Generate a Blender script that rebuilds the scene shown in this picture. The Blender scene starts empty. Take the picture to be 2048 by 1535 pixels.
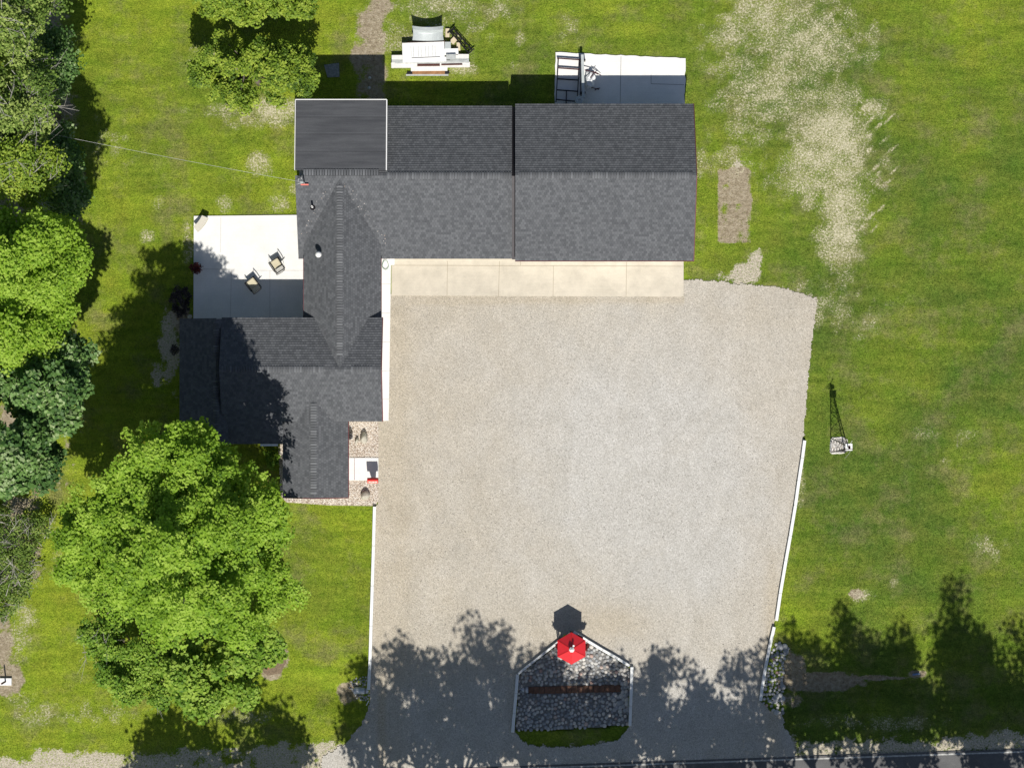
import bpy, bmesh, math, random
import numpy as np
from mathutils import Vector, Matrix

# ------------------------------------------------------------------ camera, sky, sun, exposure
CAM_H = 130.6                      # metres above the ground
PPM = 36.0                         # photograph pixels per metre at ground level
sc = bpy.context.scene
col = sc.collection
cam_d = bpy.data.cameras.new("camera")
cam = bpy.data.objects.new("camera", cam_d)
col.objects.link(cam)
cam.location = (0, 0, CAM_H)
cam.rotation_euler = (0, 0, 0)
cam_d.sensor_fit = 'HORIZONTAL'
cam_d.angle = 2 * math.atan((1024 / PPM) / CAM_H)
cam_d.clip_start = 1.0
cam_d.clip_end = 2000
sc.camera = cam

SUN = Vector((0.09, -0.745, 1.0)).normalized()      # towards the sun
elev = math.asin(SUN.z)
azim = math.atan2(SUN.x, SUN.y)
w = bpy.data.worlds.new("World")
sc.world = w
w.use_nodes = True
nt = w.node_tree
nt.nodes.clear()
sky = nt.nodes.new('ShaderNodeTexSky')
sky.sky_type = 'NISHITA'
sky.sun_disc = False
sky.sun_elevation = elev
sky.sun_rotation = azim
bg = nt.nodes.new('ShaderNodeBackground')
bg.inputs[1].default_value = 0.060
wo = nt.nodes.new('ShaderNodeOutputWorld')
nt.links.new(sky.outputs[0], bg.inputs[0])
nt.links.new(bg.outputs[0], wo.inputs[0])
sd = bpy.data.lights.new("sun", 'SUN')
sd.energy = 4.6
sd.angle = math.radians(0.5)
sd.color = (1.0, 0.955, 0.88)
so = bpy.data.objects.new("sun", sd)
col.objects.link(so)
so.rotation_euler = SUN.to_track_quat('Z', 'Y').to_euler()
so.location = (20, -60, 90)
sc.view_settings.view_transform = 'Standard'
sc.view_settings.look = 'None'
sc.view_settings.exposure = 0.12
sc.view_settings.gamma = 1.0

# ------------------------------------------------------------------ helpers
random.seed(7)
RNG = np.random.default_rng(11)


def P(px, py, h=0.0):
    """photo pixel of a point known to be h metres up -> world point"""
    f = (CAM_H - h) / CAM_H
    return ((px - 1024) / PPM * f, (767.5 - py) / PPM * f, h)


def W(px, py):
    return ((px - 1024) / PPM, (767.5 - py) / PPM)


def new_mat(name):
    m = bpy.data.materials.new(name)
    m.use_nodes = True
    b = m.node_tree.nodes['Principled BSDF']
    b.inputs['Specular IOR Level'].default_value = 0.25
    return m, m.node_tree, b


def N(t, kind, **kw):
    n = t.nodes.new(kind)
    for k, v in kw.items():
        setattr(n, k, v)
    return n


def noise(t, vec, scale, detail=3, rough=0.55, dist=0.0):
    n = N(t, 'ShaderNodeTexNoise')
    n.inputs['Scale'].default_value = scale
    n.inputs['Detail'].default_value = detail
    n.inputs['Roughness'].default_value = rough
    n.inputs['Distortion'].default_value = dist
    if vec is not None:
        t.links.new(vec, n.inputs['Vector'])
    return n.outputs['Fac']


def ramp(t, fac, stops):
    r = N(t, 'ShaderNodeValToRGB')
    e = r.color_ramp.elements
    while len(e) > 1:
        e.remove(e[-1])
    e[0].position, e[0].color = stops[0][0], (*stops[0][1], 1) if len(stops[0][1]) == 3 else stops[0][1]
    for p, c in stops[1:]:
        x = e.new(p)
        x.color = (*c, 1)
    t.links.new(fac, r.inputs[0])
    return r.outputs[0]


def mix(t, fac, a, b, mode='MIX'):
    m = N(t, 'ShaderNodeMix', data_type='RGBA', blend_type=mode)
    for s, v in ((0, fac), (6, a), (7, b)):
        if isinstance(v, (int, float)):
            m.inputs[s].default_value = v
        elif isinstance(v, tuple):
            m.inputs[s].default_value = (*v, 1)
        else:
            t.links.new(v, m.inputs[s])
    return m.outputs[2]


def math_n(t, op, a, b=None, clamp=False):
    m = N(t, 'ShaderNodeMath', operation=op, use_clamp=clamp)
    for i, v in enumerate((a, b)):
        if v is None:
            continue
        if isinstance(v, (int, float)):
            m.inputs[i].default_value = v
        else:
            t.links.new(v, m.inputs[i])
    return m.outputs[0]


def bump(t, b, height, dist, strength=1.0):
    n = N(t, 'ShaderNodeBump')
    n.inputs['Strength'].default_value = strength
    n.inputs['Distance'].default_value = dist
    t.links.new(height, n.inputs['Height'])
    t.links.new(n.outputs[0], b.inputs['Normal'])


def attr(t, name):
    a = N(t, 'ShaderNodeAttribute', attribute_name=name)
    return a.outputs['Fac']


def pos(t):
    return N(t, 'ShaderNodeNewGeometry').outputs['Position']


def plain(name, color, rough=0.7, var=0.12, scale=6.0, metal=0.0, bmp=0.0, spec=0.25):
    m, t, b = new_mat(name)
    tc = N(t, 'ShaderNodeTexCoord').outputs['Object']
    f = noise(t, tc, scale, 5, 0.65)
    lo = tuple(c * (1 - var) for c in color)
    hi = tuple(min(1, c * (1 + var)) for c in color)
    t.links.new(ramp(t, f, [(0.3, lo), (0.7, hi)]), b.inputs['Base Color'])
    b.inputs['Roughness'].default_value = rough
    b.inputs['Metallic'].default_value = metal
    b.inputs['Specular IOR Level'].default_value = spec
    if bmp:
        bump(t, b, noise(t, tc, scale * 8, 4), bmp)
    return m


def tag(o, label=None, cat=None, group=None, kind=None):
    if label:
        o['label'] = label
    if cat:
        o['category'] = cat
    if group:
        o['group'] = group
    if kind:
        o['kind'] = kind
    return o


def thing(name, label, cat, loc=(0, 0, 0), rz=0.0, group=None):
    o = bpy.data.objects.new(name, None)
    o.empty_display_size = 0.3
    col.objects.link(o)
    o.location = loc
    o.rotation_euler = (0, 0, rz)
    return tag(o, label, cat, group)


class MB:
    """collects shapes into one mesh"""
    def __init__(s):
        s.v, s.f, s.uv = [], [], []
        s.smooth = False

    def add(s, vs, fs, uvs=None):
        k = len(s.v)
        s.v += [tuple(v) for v in vs]
        for i, f in enumerate(fs):
            s.f.append(tuple(k + j for j in f))
            s.uv.append(uvs[i] if uvs else None)
        return s

    def box(s, c, d, rz=0.0, rx=0.0, ry=0.0):
        x, y, z = d[0] / 2, d[1] / 2, d[2] / 2
        R = Matrix.Rotation(rz, 3, 'Z') @ Matrix.Rotation(ry, 3, 'Y') @ Matrix.Rotation(rx, 3, 'X')
        vs = [R @ Vector((sx * x, sy * y, sz * z)) + Vector(c) for sz in (-1, 1) for sx, sy in ((-1, -1), (1, -1), (1, 1), (-1, 1))]
        return s.add(vs, [(3, 2, 1, 0), (4, 5, 6, 7), (0, 1, 5, 4), (1, 2, 6, 5), (2, 3, 7, 6), (3, 0, 4, 7)])

    def bar(s, a, b, w=0.04, h=None):
        a, b = Vector(a), Vector(b)
        d = b - a
        L = d.length
        if L < 1e-6:
            return s
        q = d.to_track_quat('X', 'Z').to_matrix()
        h = h or w
        vs = []
        for e in (a, b):
            for sy, sz in ((-1, -1), (1, -1), (1, 1), (-1, 1)):
                vs.append(e + q @ Vector((0, sy * w / 2, sz * h / 2)))
        return s.add(vs, [(0, 1, 2, 3), (7, 6, 5, 4), (0, 4, 5, 1), (1, 5, 6, 2), (2, 6, 7, 3), (3, 7, 4, 0)])

    def tube(s, pts, r, n=8, r1=None):
        pts = [Vector(p) for p in pts]
        m = len(pts)
        rings = []
        for i, p in enumerate(pts):
            d = (pts[min(i + 1, m - 1)] - pts[max(i - 1, 0)])
            q = d.to_track_quat('Z', 'Y').to_matrix()
            rr = r if r1 is None else r + (r1 - r) * i / (m - 1)
            rings.append([p + q @ Vector((math.cos(2 * math.pi * k / n) * rr, math.sin(2 * math.pi * k / n) * rr, 0)) for k in range(n)])
        vs = [v for g in rings for v in g]
        fs = [(i * n + k, i * n + (k + 1) % n, (i + 1) * n + (k + 1) % n, (i + 1) * n + k) for i in range(m - 1) for k in range(n)]
        fs += [tuple(range(n - 1, -1, -1)), tuple((m - 1) * n + k for k in range(n))]
        return s.add(vs, fs)

    def lathe(s, prof, n=20, c=(0, 0, 0)):
        vs = [(c[0] + r * math.cos(2 * math.pi * k / n), c[1] + r * math.sin(2 * math.pi * k / n), c[2] + z) for r, z in prof for k in range(n)]
        m = len(prof)
        fs = [(i * n + k, i * n + (k + 1) % n, (i + 1) * n + (k + 1) % n, (i + 1) * n + k) for i in range(m - 1) for k in range(n)]
        fs += [tuple(range(n - 1, -1, -1)), tuple((m - 1) * n + k for k in range(n))]
        return s.add(vs, fs)

    def prism(s, poly, z0, z1):
        n = len(poly)
        a = sum(poly[i][0] * poly[(i + 1) % n][1] - poly[(i + 1) % n][0] * poly[i][1] for i in range(n))
        if a < 0:
            poly = poly[::-1]
        vs = [(x, y, z0) for x, y in poly] + [(x, y, z1) for x, y in poly]
        fs = [tuple(range(n - 1, -1, -1)), tuple(range(n, 2 * n))]
        fs += [(i, (i + 1) % n, n + (i + 1) % n, n + i) for i in range(n)]
        return s.add(vs, fs)

    def build(s, name, mat, parent=None, smooth=False, bevel=0.0):
        me = bpy.data.meshes.new(name)
        me.from_pydata(s.v, [], s.f)
        if any(u for u in s.uv):
            ul = me.uv_layers.new(name='UVMap')
            for p, u in zip(me.polygons, s.uv):
                if u:
                    for li, c in zip(p.loop_indices, u):
                        ul.data[li].uv = c
        me.materials.append(mat)
        if smooth:
            me.polygons.foreach_set('use_smooth', [True] * len(me.polygons))
        me.update()
        o = bpy.data.objects.new(name, me)
        col.objects.link(o)
        o.parent = parent
        if bevel:
            md = o.modifiers.new('bevel', 'BEVEL')
            md.width = bevel
            md.segments = 2
            md.limit_method = 'ANGLE'
        return o


def big_mesh(name, verts, faces, mat, parent=None, attrs=None, smooth=False):
    """verts (n,3), faces (m,k) numpy"""
    me = bpy.data.meshes.new(name)
    n, m, k = len(verts), len(faces), faces.shape[1]
    me.vertices.add(n)
    me.vertices.foreach_set('co', verts.astype(np.float32).ravel())
    me.loops.add(m * k)
    me.loops.foreach_set('vertex_index', faces.astype(np.int32).ravel())
    me.polygons.add(m)
    me.polygons.foreach_set('loop_start', np.arange(0, m * k, k, dtype=np.int32))
    if smooth:
        me.polygons.foreach_set('use_smooth', np.ones(m, dtype=bool))
    for an, av in (attrs or {}).items():
        a = me.attributes.new(an, 'FLOAT', 'POINT')
        a.data.foreach_set('value', av.astype(np.float32))
    me.materials.append(mat)
    me.update()
    me.validate()
    o = bpy.data.objects.new(name, me)
    col.objects.link(o)
    o.parent = parent
    return o


# value noise in python, so that masks agree between the ground and what grows on it
_L = np.random.default_rng(5).random((256, 256))


def vnoise(x, y, s, octs=3):
    out = np.zeros_like(x, dtype=float)
    amp, tot = 1.0, 0.0
    for o in range(octs):
        u, v = x / s + 17.3 * o, y / s + 9.1 * o
        iu, iv = np.floor(u).astype(int), np.floor(v).astype(int)
        fu, fv = u - iu, v - iv
        fu, fv = fu * fu * (3 - 2 * fu), fv * fv * (3 - 2 * fv)
        a, b = _L[iu % 256, iv % 256], _L[(iu + 1) % 256, iv % 256]
        c, d = _L[iu % 256, (iv + 1) % 256], _L[(iu + 1) % 256, (iv + 1) % 256]
        out += amp * ((a * (1 - fu) + b * fu) * (1 - fv) + (c * (1 - fu) + d * fu) * fv)
        tot += amp
        amp *= 0.55
        s = s / 2.1
    return out / tot


def sstep(a, b, x):
    t = np.clip((x - a) / (b - a), 0, 1)
    return t * t * (3 - 2 * t)


def in_poly(x, y, poly):
    r = np.zeros(x.shape, bool)
    n = len(poly)
    j = n - 1
    for i in range(n):
        xi, yi = poly[i]
        xj, yj = poly[j]
        if yi != yj:
            c = ((yi > y) != (yj > y)) & (x < (xj - xi) * (y - yi) / (yj - yi) + xi)
            r ^= c
        j = i
    return r


# ------------------------------------------------------------------ ground plan (photo pixels at ground level)
DRIVE_OUT = [(779, 588), (1366, 588), (1366, 560), (1400, 560), (1440, 563), (1490, 569), (1530, 571), (1575, 578), (1612, 590), (1634, 596),
             (1630, 640), (1622, 700), (1616, 760), (1611, 820), (1606, 880), (1597, 950), (1588, 1010), (1573, 1100), (1562, 1170),
             (1552, 1235), (1546, 1275), (1533, 1330), (1524, 1385), (1521, 1402), (1535, 1416), (1552, 1424), (1565, 1430), (1570, 1455), (1582, 1475), (1592, 1497),
             (1592, 1516), (1463, 1522), (1300, 1528), (1150, 1533), (1000, 1539), (640, 1552), (645, 1512), (668, 1500), (690, 1487), (708, 1468), (722, 1448), (734, 1425),
             (740, 1400), (739, 1385), (741, 1320), (744, 1250), (747, 1150), (750, 1060), (752, 1012), (757, 1004), (757, 842), (764, 841), (779, 841)]
ISLAND = [(1145, 1264), (1262, 1334), (1258, 1452), (1240, 1478), (1200, 1487), (1130, 1494), (1075, 1492), (1045, 1482), (1029, 1462), (1036, 1347)]
COBBLE = [(1145, 1266), (1260, 1336), (1256, 1449), (1150, 1456), (1031, 1460), (1038, 1349)]
ROADTOP = lambda x: 1516 - 0.0335 * (x - 1463)


def ground_z(x, y):
    """height of the terrain at world x, y"""
    px, py = x * PPM + 1024, 767.5 - y * PPM
    d_r = np.exp(-((py - 1366) / 38.0) ** 2) * (0.62 * sstep(1536, 1572, px) * (1 - 0.6 * sstep(1700, 1900, px)))
    d_l = np.exp(-((py - 1381) / 32.0) ** 2) * (0.5 * (1 - sstep(700, 737, px)) * (0.25 + 0.75 * sstep(560, 690, px)) * sstep(200, 500, px))
    isl = np.where((px > 1030) & (px < 1262) & (py > 1265) & (py < 1465), 1.0, 0.0)
    isl = isl * in_poly(px, py, COBBLE)
    z = -d_r - d_l - isl * .95
    z = z + (vnoise(x, y, 3.0, 2) - 0.5) * 0.03 - 0.02
    hard = in_poly(px, py, DRIVE_OUT) | (py > ROADTOP(px) - 6)
    z = np.where(hard & (isl < .5), np.minimum(z, -0.03), z)
    return z


STRAW = [(1470, 60, 60, 55, .75), (1600, 90, 110, 90, .85), (1560, 180, 105, 70, .8), (1655, 250, 85, 90, .95), (1625, 330, 75, 70, .9), (1690, 330, 50, 70, .9),
         (1685, 410, 48, 60, 1.1), (1680, 470, 38, 60, 1.2), (1685, 535, 22, 45, .7), (1620, 370, 35, 50, .8), (1500, 150, 70, 60, .7), (1745, 100, 18, 60, .55),
         (1425, 145, 12, 14, .9), (1740, 215, 30, 20, .8), (1520, 250, 60, 40, .45), (1470, 315, 25, 22, .75), (1520, 20, 60, 35, .8), (1640, 30, 60, 40, .5),
         (556, 220, 42, 20, .95), (560, 240, 22, 16, .9), (518, 328, 22, 19, 1.0), (440, 222, 60, 14, .7), (500, 240, 45, 18, .6), (376, 485, 10, 45, .7), (294, 472, 14, 12, .75), (447, 405, 14, 17, .75),
         (560, 405, 20, 14, .6), (1040, 78, 13, 17, .8), (1032, 135, 12, 15, .6), (590, 378, 12, 12, .6), (860, 60, 110, 55, .5), (790, 70, 30, 60, .55), (880, 12, 60, 14, .7), (930, 140, 30, 12, .8),
         (1700, 640, 90, 40, .34), (1760, 620, 60, 40, .32), (1640, 590, 50, 40, .35), (1500, 700, 0, 0, 0), (40, 1250, 25, 60, .6), (40, 1400, 30, 20, .6), (150, 1425, 110, 22, .6), (190, 1170, 22, 26, .5), (120, 1110, 20, 40, .5), (340, 405, 30, 20, .4),
         (1720, 1190, 18, 10, .6), (1790, 1165, 8, 8, .8), (310, 1060, 40, 30, .4), (1980, 1090, 40, 30, .25), (1870, 870, 60, 60, .3), (1640, 600, 20, 12, .7), (1598, 930, 9, 80, .7), (1575, 1060, 9, 80, .55),
         (400, 100, 40, 40, .2), (230, 280, 60, 70, .3), (1460, 330, 50, 30, .5), (1400, 300, 18, 60, .3), (1130, 60, 30, 30, .35), (1000, 30, 50, 30, .4), (1290, 150, 0, 0, 0), (480, 1430, 60, 14, .5), (1750, 1445, 120, 14, .5)]
DIRT = [(742, 62, 30, 55, 1.0), (735, 110, 34, 40, 1.0), (760, 10, 25, 30, .9), (742, 150, 34, 60, .9), (330, 700, 22, 82, .5), (362, 640, 18, 30, 1.0), (548, 1312, 28, 38, 1.2),
        (545, 1345, 22, 14, 1.1), (15, 1360, 30, 30, 1.2), (5, 1290, 22, 70, .9), (20, 1080, 70, 110, .7), (1040, 85, 9, 10, .6), (1712, 1187, 14, 9, 1.1), (100, 340, 70, 200, .6), (60, 800, 110, 240, .6),
        (30, 480, 110, 120, .6), (1700, 1362, 25, 7, 1.3), (1640, 1365, 68, 17, 1.6), (1590, 1345, 25, 38, 1.1), (1585, 1400, 22, 18, .8), (1760, 1357, 75, 4, 1.0), (1833, 1350, 20, 8, 1.0), (700, 1385, 25, 22, 1.0), (300, 1340, 110, 45, .5),
        (90, 40, 50, 100, .7), (1710, 520, 22, 60, .3), (1755, 400, 30, 60, .45)]
STONE = [(1492, 548, 26, 22, 1.2), (1506, 518, 18, 22, .8), (1515, 500, 9, 12, .8), (1560, 585, 40, 16, .6), (1475, 555, 30, 14, 1.2), (1625, 600, 14, 16, 1.0), (338, 700, 20, 74, 1.1), (322, 750, 20, 42, .8), (1574, 1490, 22, 22, 1.0), (1480, 322, 16, 14, .7)]


def blobs(px, py, lst):
    o = np.zeros_like(px, dtype=float)
    for cx, cy, rx, ry, s in lst:
        if rx <= 0:
            continue
        d = ((px - cx) / rx) ** 2 + ((py - cy) / ry) ** 2
        o = np.maximum(o, s * np.exp(-(d ** 1.5) * 0.55))
    return o


def masks(x, y):
    px, py = x * PPM + 1024, 767.5 - y * PPM
    n1 = vnoise(x, y, 0.55, 3)
    n2 = vnoise(x + 40, y, 1.9, 3)
    s = blobs(px, py, STRAW)
    straw = np.clip((s * 1.0 + (n1 - .5) * 1.1 + (n2 - .5) * 0.8 - 0.26) * 1.35, 0, 1.45) * np.clip(s * 4, 0, 1)
    # raked streaks east of the bare band
    for sx_, sy_, sl, sw in ((1742, 239, 11, 3), (1757, 252, 9, 3), (1738, 271, 7, 4), (1738, 301, 8, 5), (1752, 335, 10, 3), (1757, 346, 6, 3), (1756, 367, 6, 3.5), (1779, 237, 14, 2.2), (1739, 433, 16, 2.5), (1762, 417, 9, 3), (1782, 300, 16, 1.8), (1790, 340, 14, 1.8), (1775, 365, 15, 1.6), (1728, 215, 10, 4), (1722, 455, 14, 1.8), (1752, 455, 14, 1.6), (1770, 280, 13, 1.6)):
        uu = (px - sx_) * .74 - (py - sy_) * .67
        vv = (px - sx_) * .67 + (py - sy_) * .74
        straw = np.maximum(straw, 1.45 * np.exp(-((uu / sl) ** 2 + (vv / sw) ** 2) ** 2))
    u = (px - 1755) * 0.77 + (py - 320) * 0.64
    v = -(px - 1755) * 0.64 + (py - 320) * 0.77
    reg = np.exp(-(((px - 1752) / 32) ** 2 + ((py - 320) / 105) ** 2) ** 1.5)
    st = np.clip((vnoise(v / 22.0, u / 90.0 * 0.8 + 3, 0.35, 2) + (n1 - .5) * .5 - 0.60) * 5, 0, 1) * reg
    straw = np.maximum(straw, np.clip(st * .5, 0, 1))
    d = blobs(px, py, DIRT)
    d = np.maximum(d, 1.2 * sstep(1428, 1438, px) * sstep(1510, 1500, px) * sstep(326, 342, py) * sstep(492, 482, py) * (.68 + .10 * np.sin(px / 4.0) + .5 * (vnoise(x, y, .8, 3) - .5)))
    dirt = np.clip((d + (n1 - .5) * .9 + (n2 - .5) * .3 - 0.30) * 1.8, 0, 1) * np.clip(d * 4, 0, 1)
    g = blobs(px, py, STONE)
    # verge of the road
    rd = ROADTOP(px)
    band = np.where(px < 760, sstep(-80, -40, py - rd), sstep(-56, -14, py - rd))
    g = np.maximum(g, band * 1.0)
    stone = np.clip((g + (n1 - .5) * 1.5 - 0.5) * 3.2, 0, 1) * (g > .04)
    tone = np.clip(0.5 + 0.5 * (1 - sstep(500, 1500, px)) * 0.9 - .30 * sstep(1350, 1800, px) + (vnoise(x, y, 5.5, 3) - .5) * 1.5 + (vnoise(x * .5 + y * .45, (y - x) * .13, 1.0, 2) - .5) * .35, 0, 1)
    return straw, dirt, stone, tone


# ------------------------------------------------------------------ materials
def grass_mat(name, gain=1.0, blade=False):
    m, t, b = new_mat(name)
    p = pos(t)
    tone, straw, dirt, stone = (attr(t, a) for a in ('tone', 'straw', 'dirt', 'stone'))
    g = lambda c: tuple(v * gain for v in c)
    f1 = noise(t, p, 0.8, 4, .6)
    f2 = noise(t, p, 14.0, 3, .7)
    base = mix(t, tone, g((0.104, 0.184, 0.026)), g((0.275, 0.375, 0.028)))
    base = mix(t, ramp(t, f1, [(.35, (0, 0, 0)), (.7, (1, 1, 1))]), base, mix(t, tone, g((0.155, 0.200, 0.036)), g((0.255, 0.305, 0.030))))
    base = mix(t, ramp(t, noise(t, p, 0.45, 5, .7), [(.50, (0, 0, 0)), (.68, (.65, .65, .65))]), base, g((0.24, 0.225, 0.10)))
    mp = N(t, 'ShaderNodeMapping')
    mp.inputs['Rotation'].default_value = (0, 0, -.62)
    mp.inputs['Scale'].default_value = (.35, 2.0, 1)
    t.links.new(p, mp.inputs[0])
    base = mix(t, 1.0, base, ramp(t, noise(t, mp.outputs[0], .9, 4, .6), [(.3, (.72, .79, .70)), (.7, (1.20, 1.14, 1.18))]), 'MULTIPLY')
    base = mix(t, 1.0, base, ramp(t, noise(t, p, 3.2, 4, .7), [(.3, (.70, .74, .70)), (.7, (1.18, 1.16, 1.2))]), 'MULTIPLY')
    base = mix(t, 1.0, base, ramp(t, f2, [(.30, (.55, .58, .56)), (.5, (.98, .98, .98)), (.70, (1.34, 1.30, 1.34))]), 'MULTIPLY')
    sc_ = ramp(t, noise(t, p, 9.0, 4, .7), [(.3, g((.33, .31, .18))), (.5, g((.58, .54, .37))), (.7, g((.80, .74, .57)))])
    dc = ramp(t, noise(t, p, 5.0, 5, .7), [(.3, g((.20, .16, .10))), (.5, g((.36, .30, .21))), (.72, g((.50, .44, .33)))])
    tc = ramp(t, noise(t, p, 16.0, 3, .8), [(.3, g((.32, .28, .20))), (.5, g((.56, .50, .40))), (.68, g((.74, .67, .55)))])
    hf = noise(t, p, 10.0, 5, .85)
    def crisp(a, amp):
        v = math_n(t, 'ADD', a, math_n(t, 'MULTIPLY', math_n(t, 'SUBTRACT', hf, .5), amp))
        return math_n(t, 'MULTIPLY', math_n(t, 'SUBTRACT', v, .38), 3.2, True)
    straw = math_n(t, 'MULTIPLY', crisp(math_n(t, 'MULTIPLY', straw, .52), 5.5), math_n(t, 'MULTIPLY', straw, 4.0, True))
    dirt = math_n(t, 'MULTIPLY', crisp(dirt, 1.6), math_n(t, 'MULTIPLY', dirt, 4.0, True))
    stone = math_n(t, 'MULTIPLY', crisp(math_n(t, 'MULTIPLY', stone, .84), 4.2), math_n(t, 'MULTIPLY', stone, 4.0, True))
    base = mix(t, math_n(t, 'MULTIPLY', attr(t, 'straw'), .5, True), base, g((.34, .33, .15)))
    c = mix(t, dirt, base, dc)
    c = mix(t, straw, c, sc_)
    c = mix(t, stone, c, tc)
    t.links.new(c, b.inputs['Base Color'])
    b.inputs['Roughness'].default_value = 0.85
    b.inputs['Specular IOR Level'].default_value = 0.12
    if blade:
        tr = N(t, 'ShaderNodeBsdfTranslucent')
        t.links.new(c, tr.inputs['Color'])
        mx = N(t, 'ShaderNodeMixShader')
        mx.inputs[0].default_value = 0.22
        out = t.nodes['Material Output']
        t.links.new(b.outputs[0], mx.inputs[1])
        t.links.new(tr.outputs[0], mx.inputs[2])
        t.links.new(mx.outputs[0], out.inputs[0])
    else:
        bump(t, b, noise(t, p, 11.0, 5, .75), 0.09)
    return m


M = {}
M['ground'] = grass_mat('turf and soil', 1.0)
M['blade'] = grass_mat('grass blades', 1.12, True)


def gravel_mat(name, cols, cell=26.0, fine=70.0, tint=None):
    m, t, b = new_mat(name)
    p = pos(t)
    v = N(t, 'ShaderNodeTexVoronoi', feature='F1')
    v.inputs['Scale'].default_value = cell
    t.links.new(p, v.inputs['Vector'])
    sep = N(t, 'ShaderNodeSeparateColor')
    t.links.new(v.outputs['Color'], sep.inputs[0])
    k = len(cols) - 1
    c = ramp(t, sep.outputs[0], [(i / k * .9 + .05, cc) for i, cc in enumerate(cols)])
    f = noise(t, p, 9.0, 4, .7)
    c = mix(t, 1.0, c, ramp(t, f, [(.3, (.80, .79, .78)), (.7, (1.18, 1.17, 1.15))]), 'MULTIPLY')
    if tint:
        lg = noise(t, p, 0.14, 4, .55)
        c = mix(t, 1.0, c, ramp(t, lg, [(.35, tint[0]), (.62, tint[1])]), 'MULTIPLY')
    # darker towards the edge of each stone
    c = mix(t, ramp(t, v.outputs['Distance'], [(.52, (0, 0, 0)), (.85, (.8, .8, .8))]), c, (0.22, 0.19, 0.16))
    t.links.new(c, b.inputs['Base Color'])
    b.inputs['Roughness'].default_value = .9
    b.inputs['Specular IOR Level'].default_value = .15
    inv = math_n(t, 'SUBTRACT', 1.0, v.outputs['Distance'])
    bump(t, b, inv, 0.022)
    return m


def drive_mat():
    m, t, b = new_mat('crushed limestone drive')
    p = pos(t)
    v = N(t, 'ShaderNodeTexVoronoi', feature='F1')
    v.inputs['Scale'].default_value = 30.0
    t.links.new(p, v.inputs['Vector'])
    sep = N(t, 'ShaderNodeSeparateColor')
    t.links.new(v.outputs['Color'], sep.inputs[0])
    c = ramp(t, sep.outputs[0], [(0, (.34, .32, .29)), (.2, (.44, .42, .385)), (.7, (.53, .505, .465)), (1, (.64, .615, .575))])
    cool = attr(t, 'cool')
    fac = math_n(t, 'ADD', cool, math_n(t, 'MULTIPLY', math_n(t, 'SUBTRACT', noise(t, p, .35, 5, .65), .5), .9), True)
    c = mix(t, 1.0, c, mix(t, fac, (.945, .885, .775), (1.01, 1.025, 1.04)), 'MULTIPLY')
    # tyre worn, streaky mottling
    mp = N(t, 'ShaderNodeMapping')
    mp.inputs['Scale'].default_value = (.9, .55, 1)
    t.links.new(p, mp.inputs[0])
    c = mix(t, 1.0, c, ramp(t, noise(t, mp.outputs[0], .5, 6, .6, 1.8), [(.3, (.91, .905, .89)), (.7, (1.06, 1.06, 1.06))]), 'MULTIPLY')
    c = mix(t, 1.0, c, ramp(t, noise(t, p, 7.0, 4, .75), [(.3, (.90, .90, .90)), (.7, (1.08, 1.08, 1.08))]), 'MULTIPLY')
    c = mix(t, ramp(t, v.outputs['Distance'], [(.65, (0, 0, 0)), (.95, (.35, .35, .35))]), c, (0.14, 0.125, 0.105))
    t.links.new(c, b.inputs['Base Color'])
    b.inputs['Roughness'].default_value = .92
    b.inputs['Specular IOR Level'].default_value = .12
    bump(t, b, math_n(t, 'SUBTRACT', 1.0, v.outputs['Distance']), 0.012)
    return m


M['drive'] = drive_mat()
M['pea'] = gravel_mat('pale river gravel', [(.30, .24, .19), (.50, .43, .36), (.62, .55, .47), (.72, .66, .58)], 16.0, tint=((.9, .9, .9), (1.05, 1.05, 1.05)))


def concrete(name, colr, joints=None, stain=.1):
    m, t, b = new_mat(name)
    p = pos(t)
    lo = tuple(c * (1 - stain) for c in colr)
    c = ramp(t, noise(t, p, .9, 6, .65), [(.3, lo), (.6, colr)])
    c = mix(t, 1.0, c, ramp(t, noise(t, p, 14.0, 4, .7), [(.3, (.94, .94, .94)), (.7, (1.04, 1.04, 1.04))]), 'MULTIPLY')
    mp = N(t, 'ShaderNodeMapping')
    mp.inputs['Scale'].default_value = (.25, 12, 1)
    t.links.new(p, mp.inputs[0])
    c = mix(t, 1.0, c, ramp(t, noise(t, mp.outputs[0], 1.2, 3, .6), [(.3, (.965, .965, .965)), (.7, (1.01, 1.01, 1.01))]), 'MULTIPLY')
    t.links.new(c, b.inputs['Base Color'])
    b.inputs['Roughness'].default_value = .8
    bump(t, b, noise(t, p, 40.0, 3, .6), .002)
    return m


M['white_conc'] = concrete('new pale concrete', (.82, .815, .79), stain=.10)
M['tan_conc'] = concrete('weathered buff concrete', (.62, .565, .465), stain=.20)
M['joint'] = plain('dark slab joint', (.16, .15, .14), .9)  # dark colour of the rear pad joints
M['joint3'] = plain('dirty saw cut', (.33, .28, .20), .9)
M['joint2'] = plain('filled saw cut', (.50, .48, .45), .9)


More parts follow.
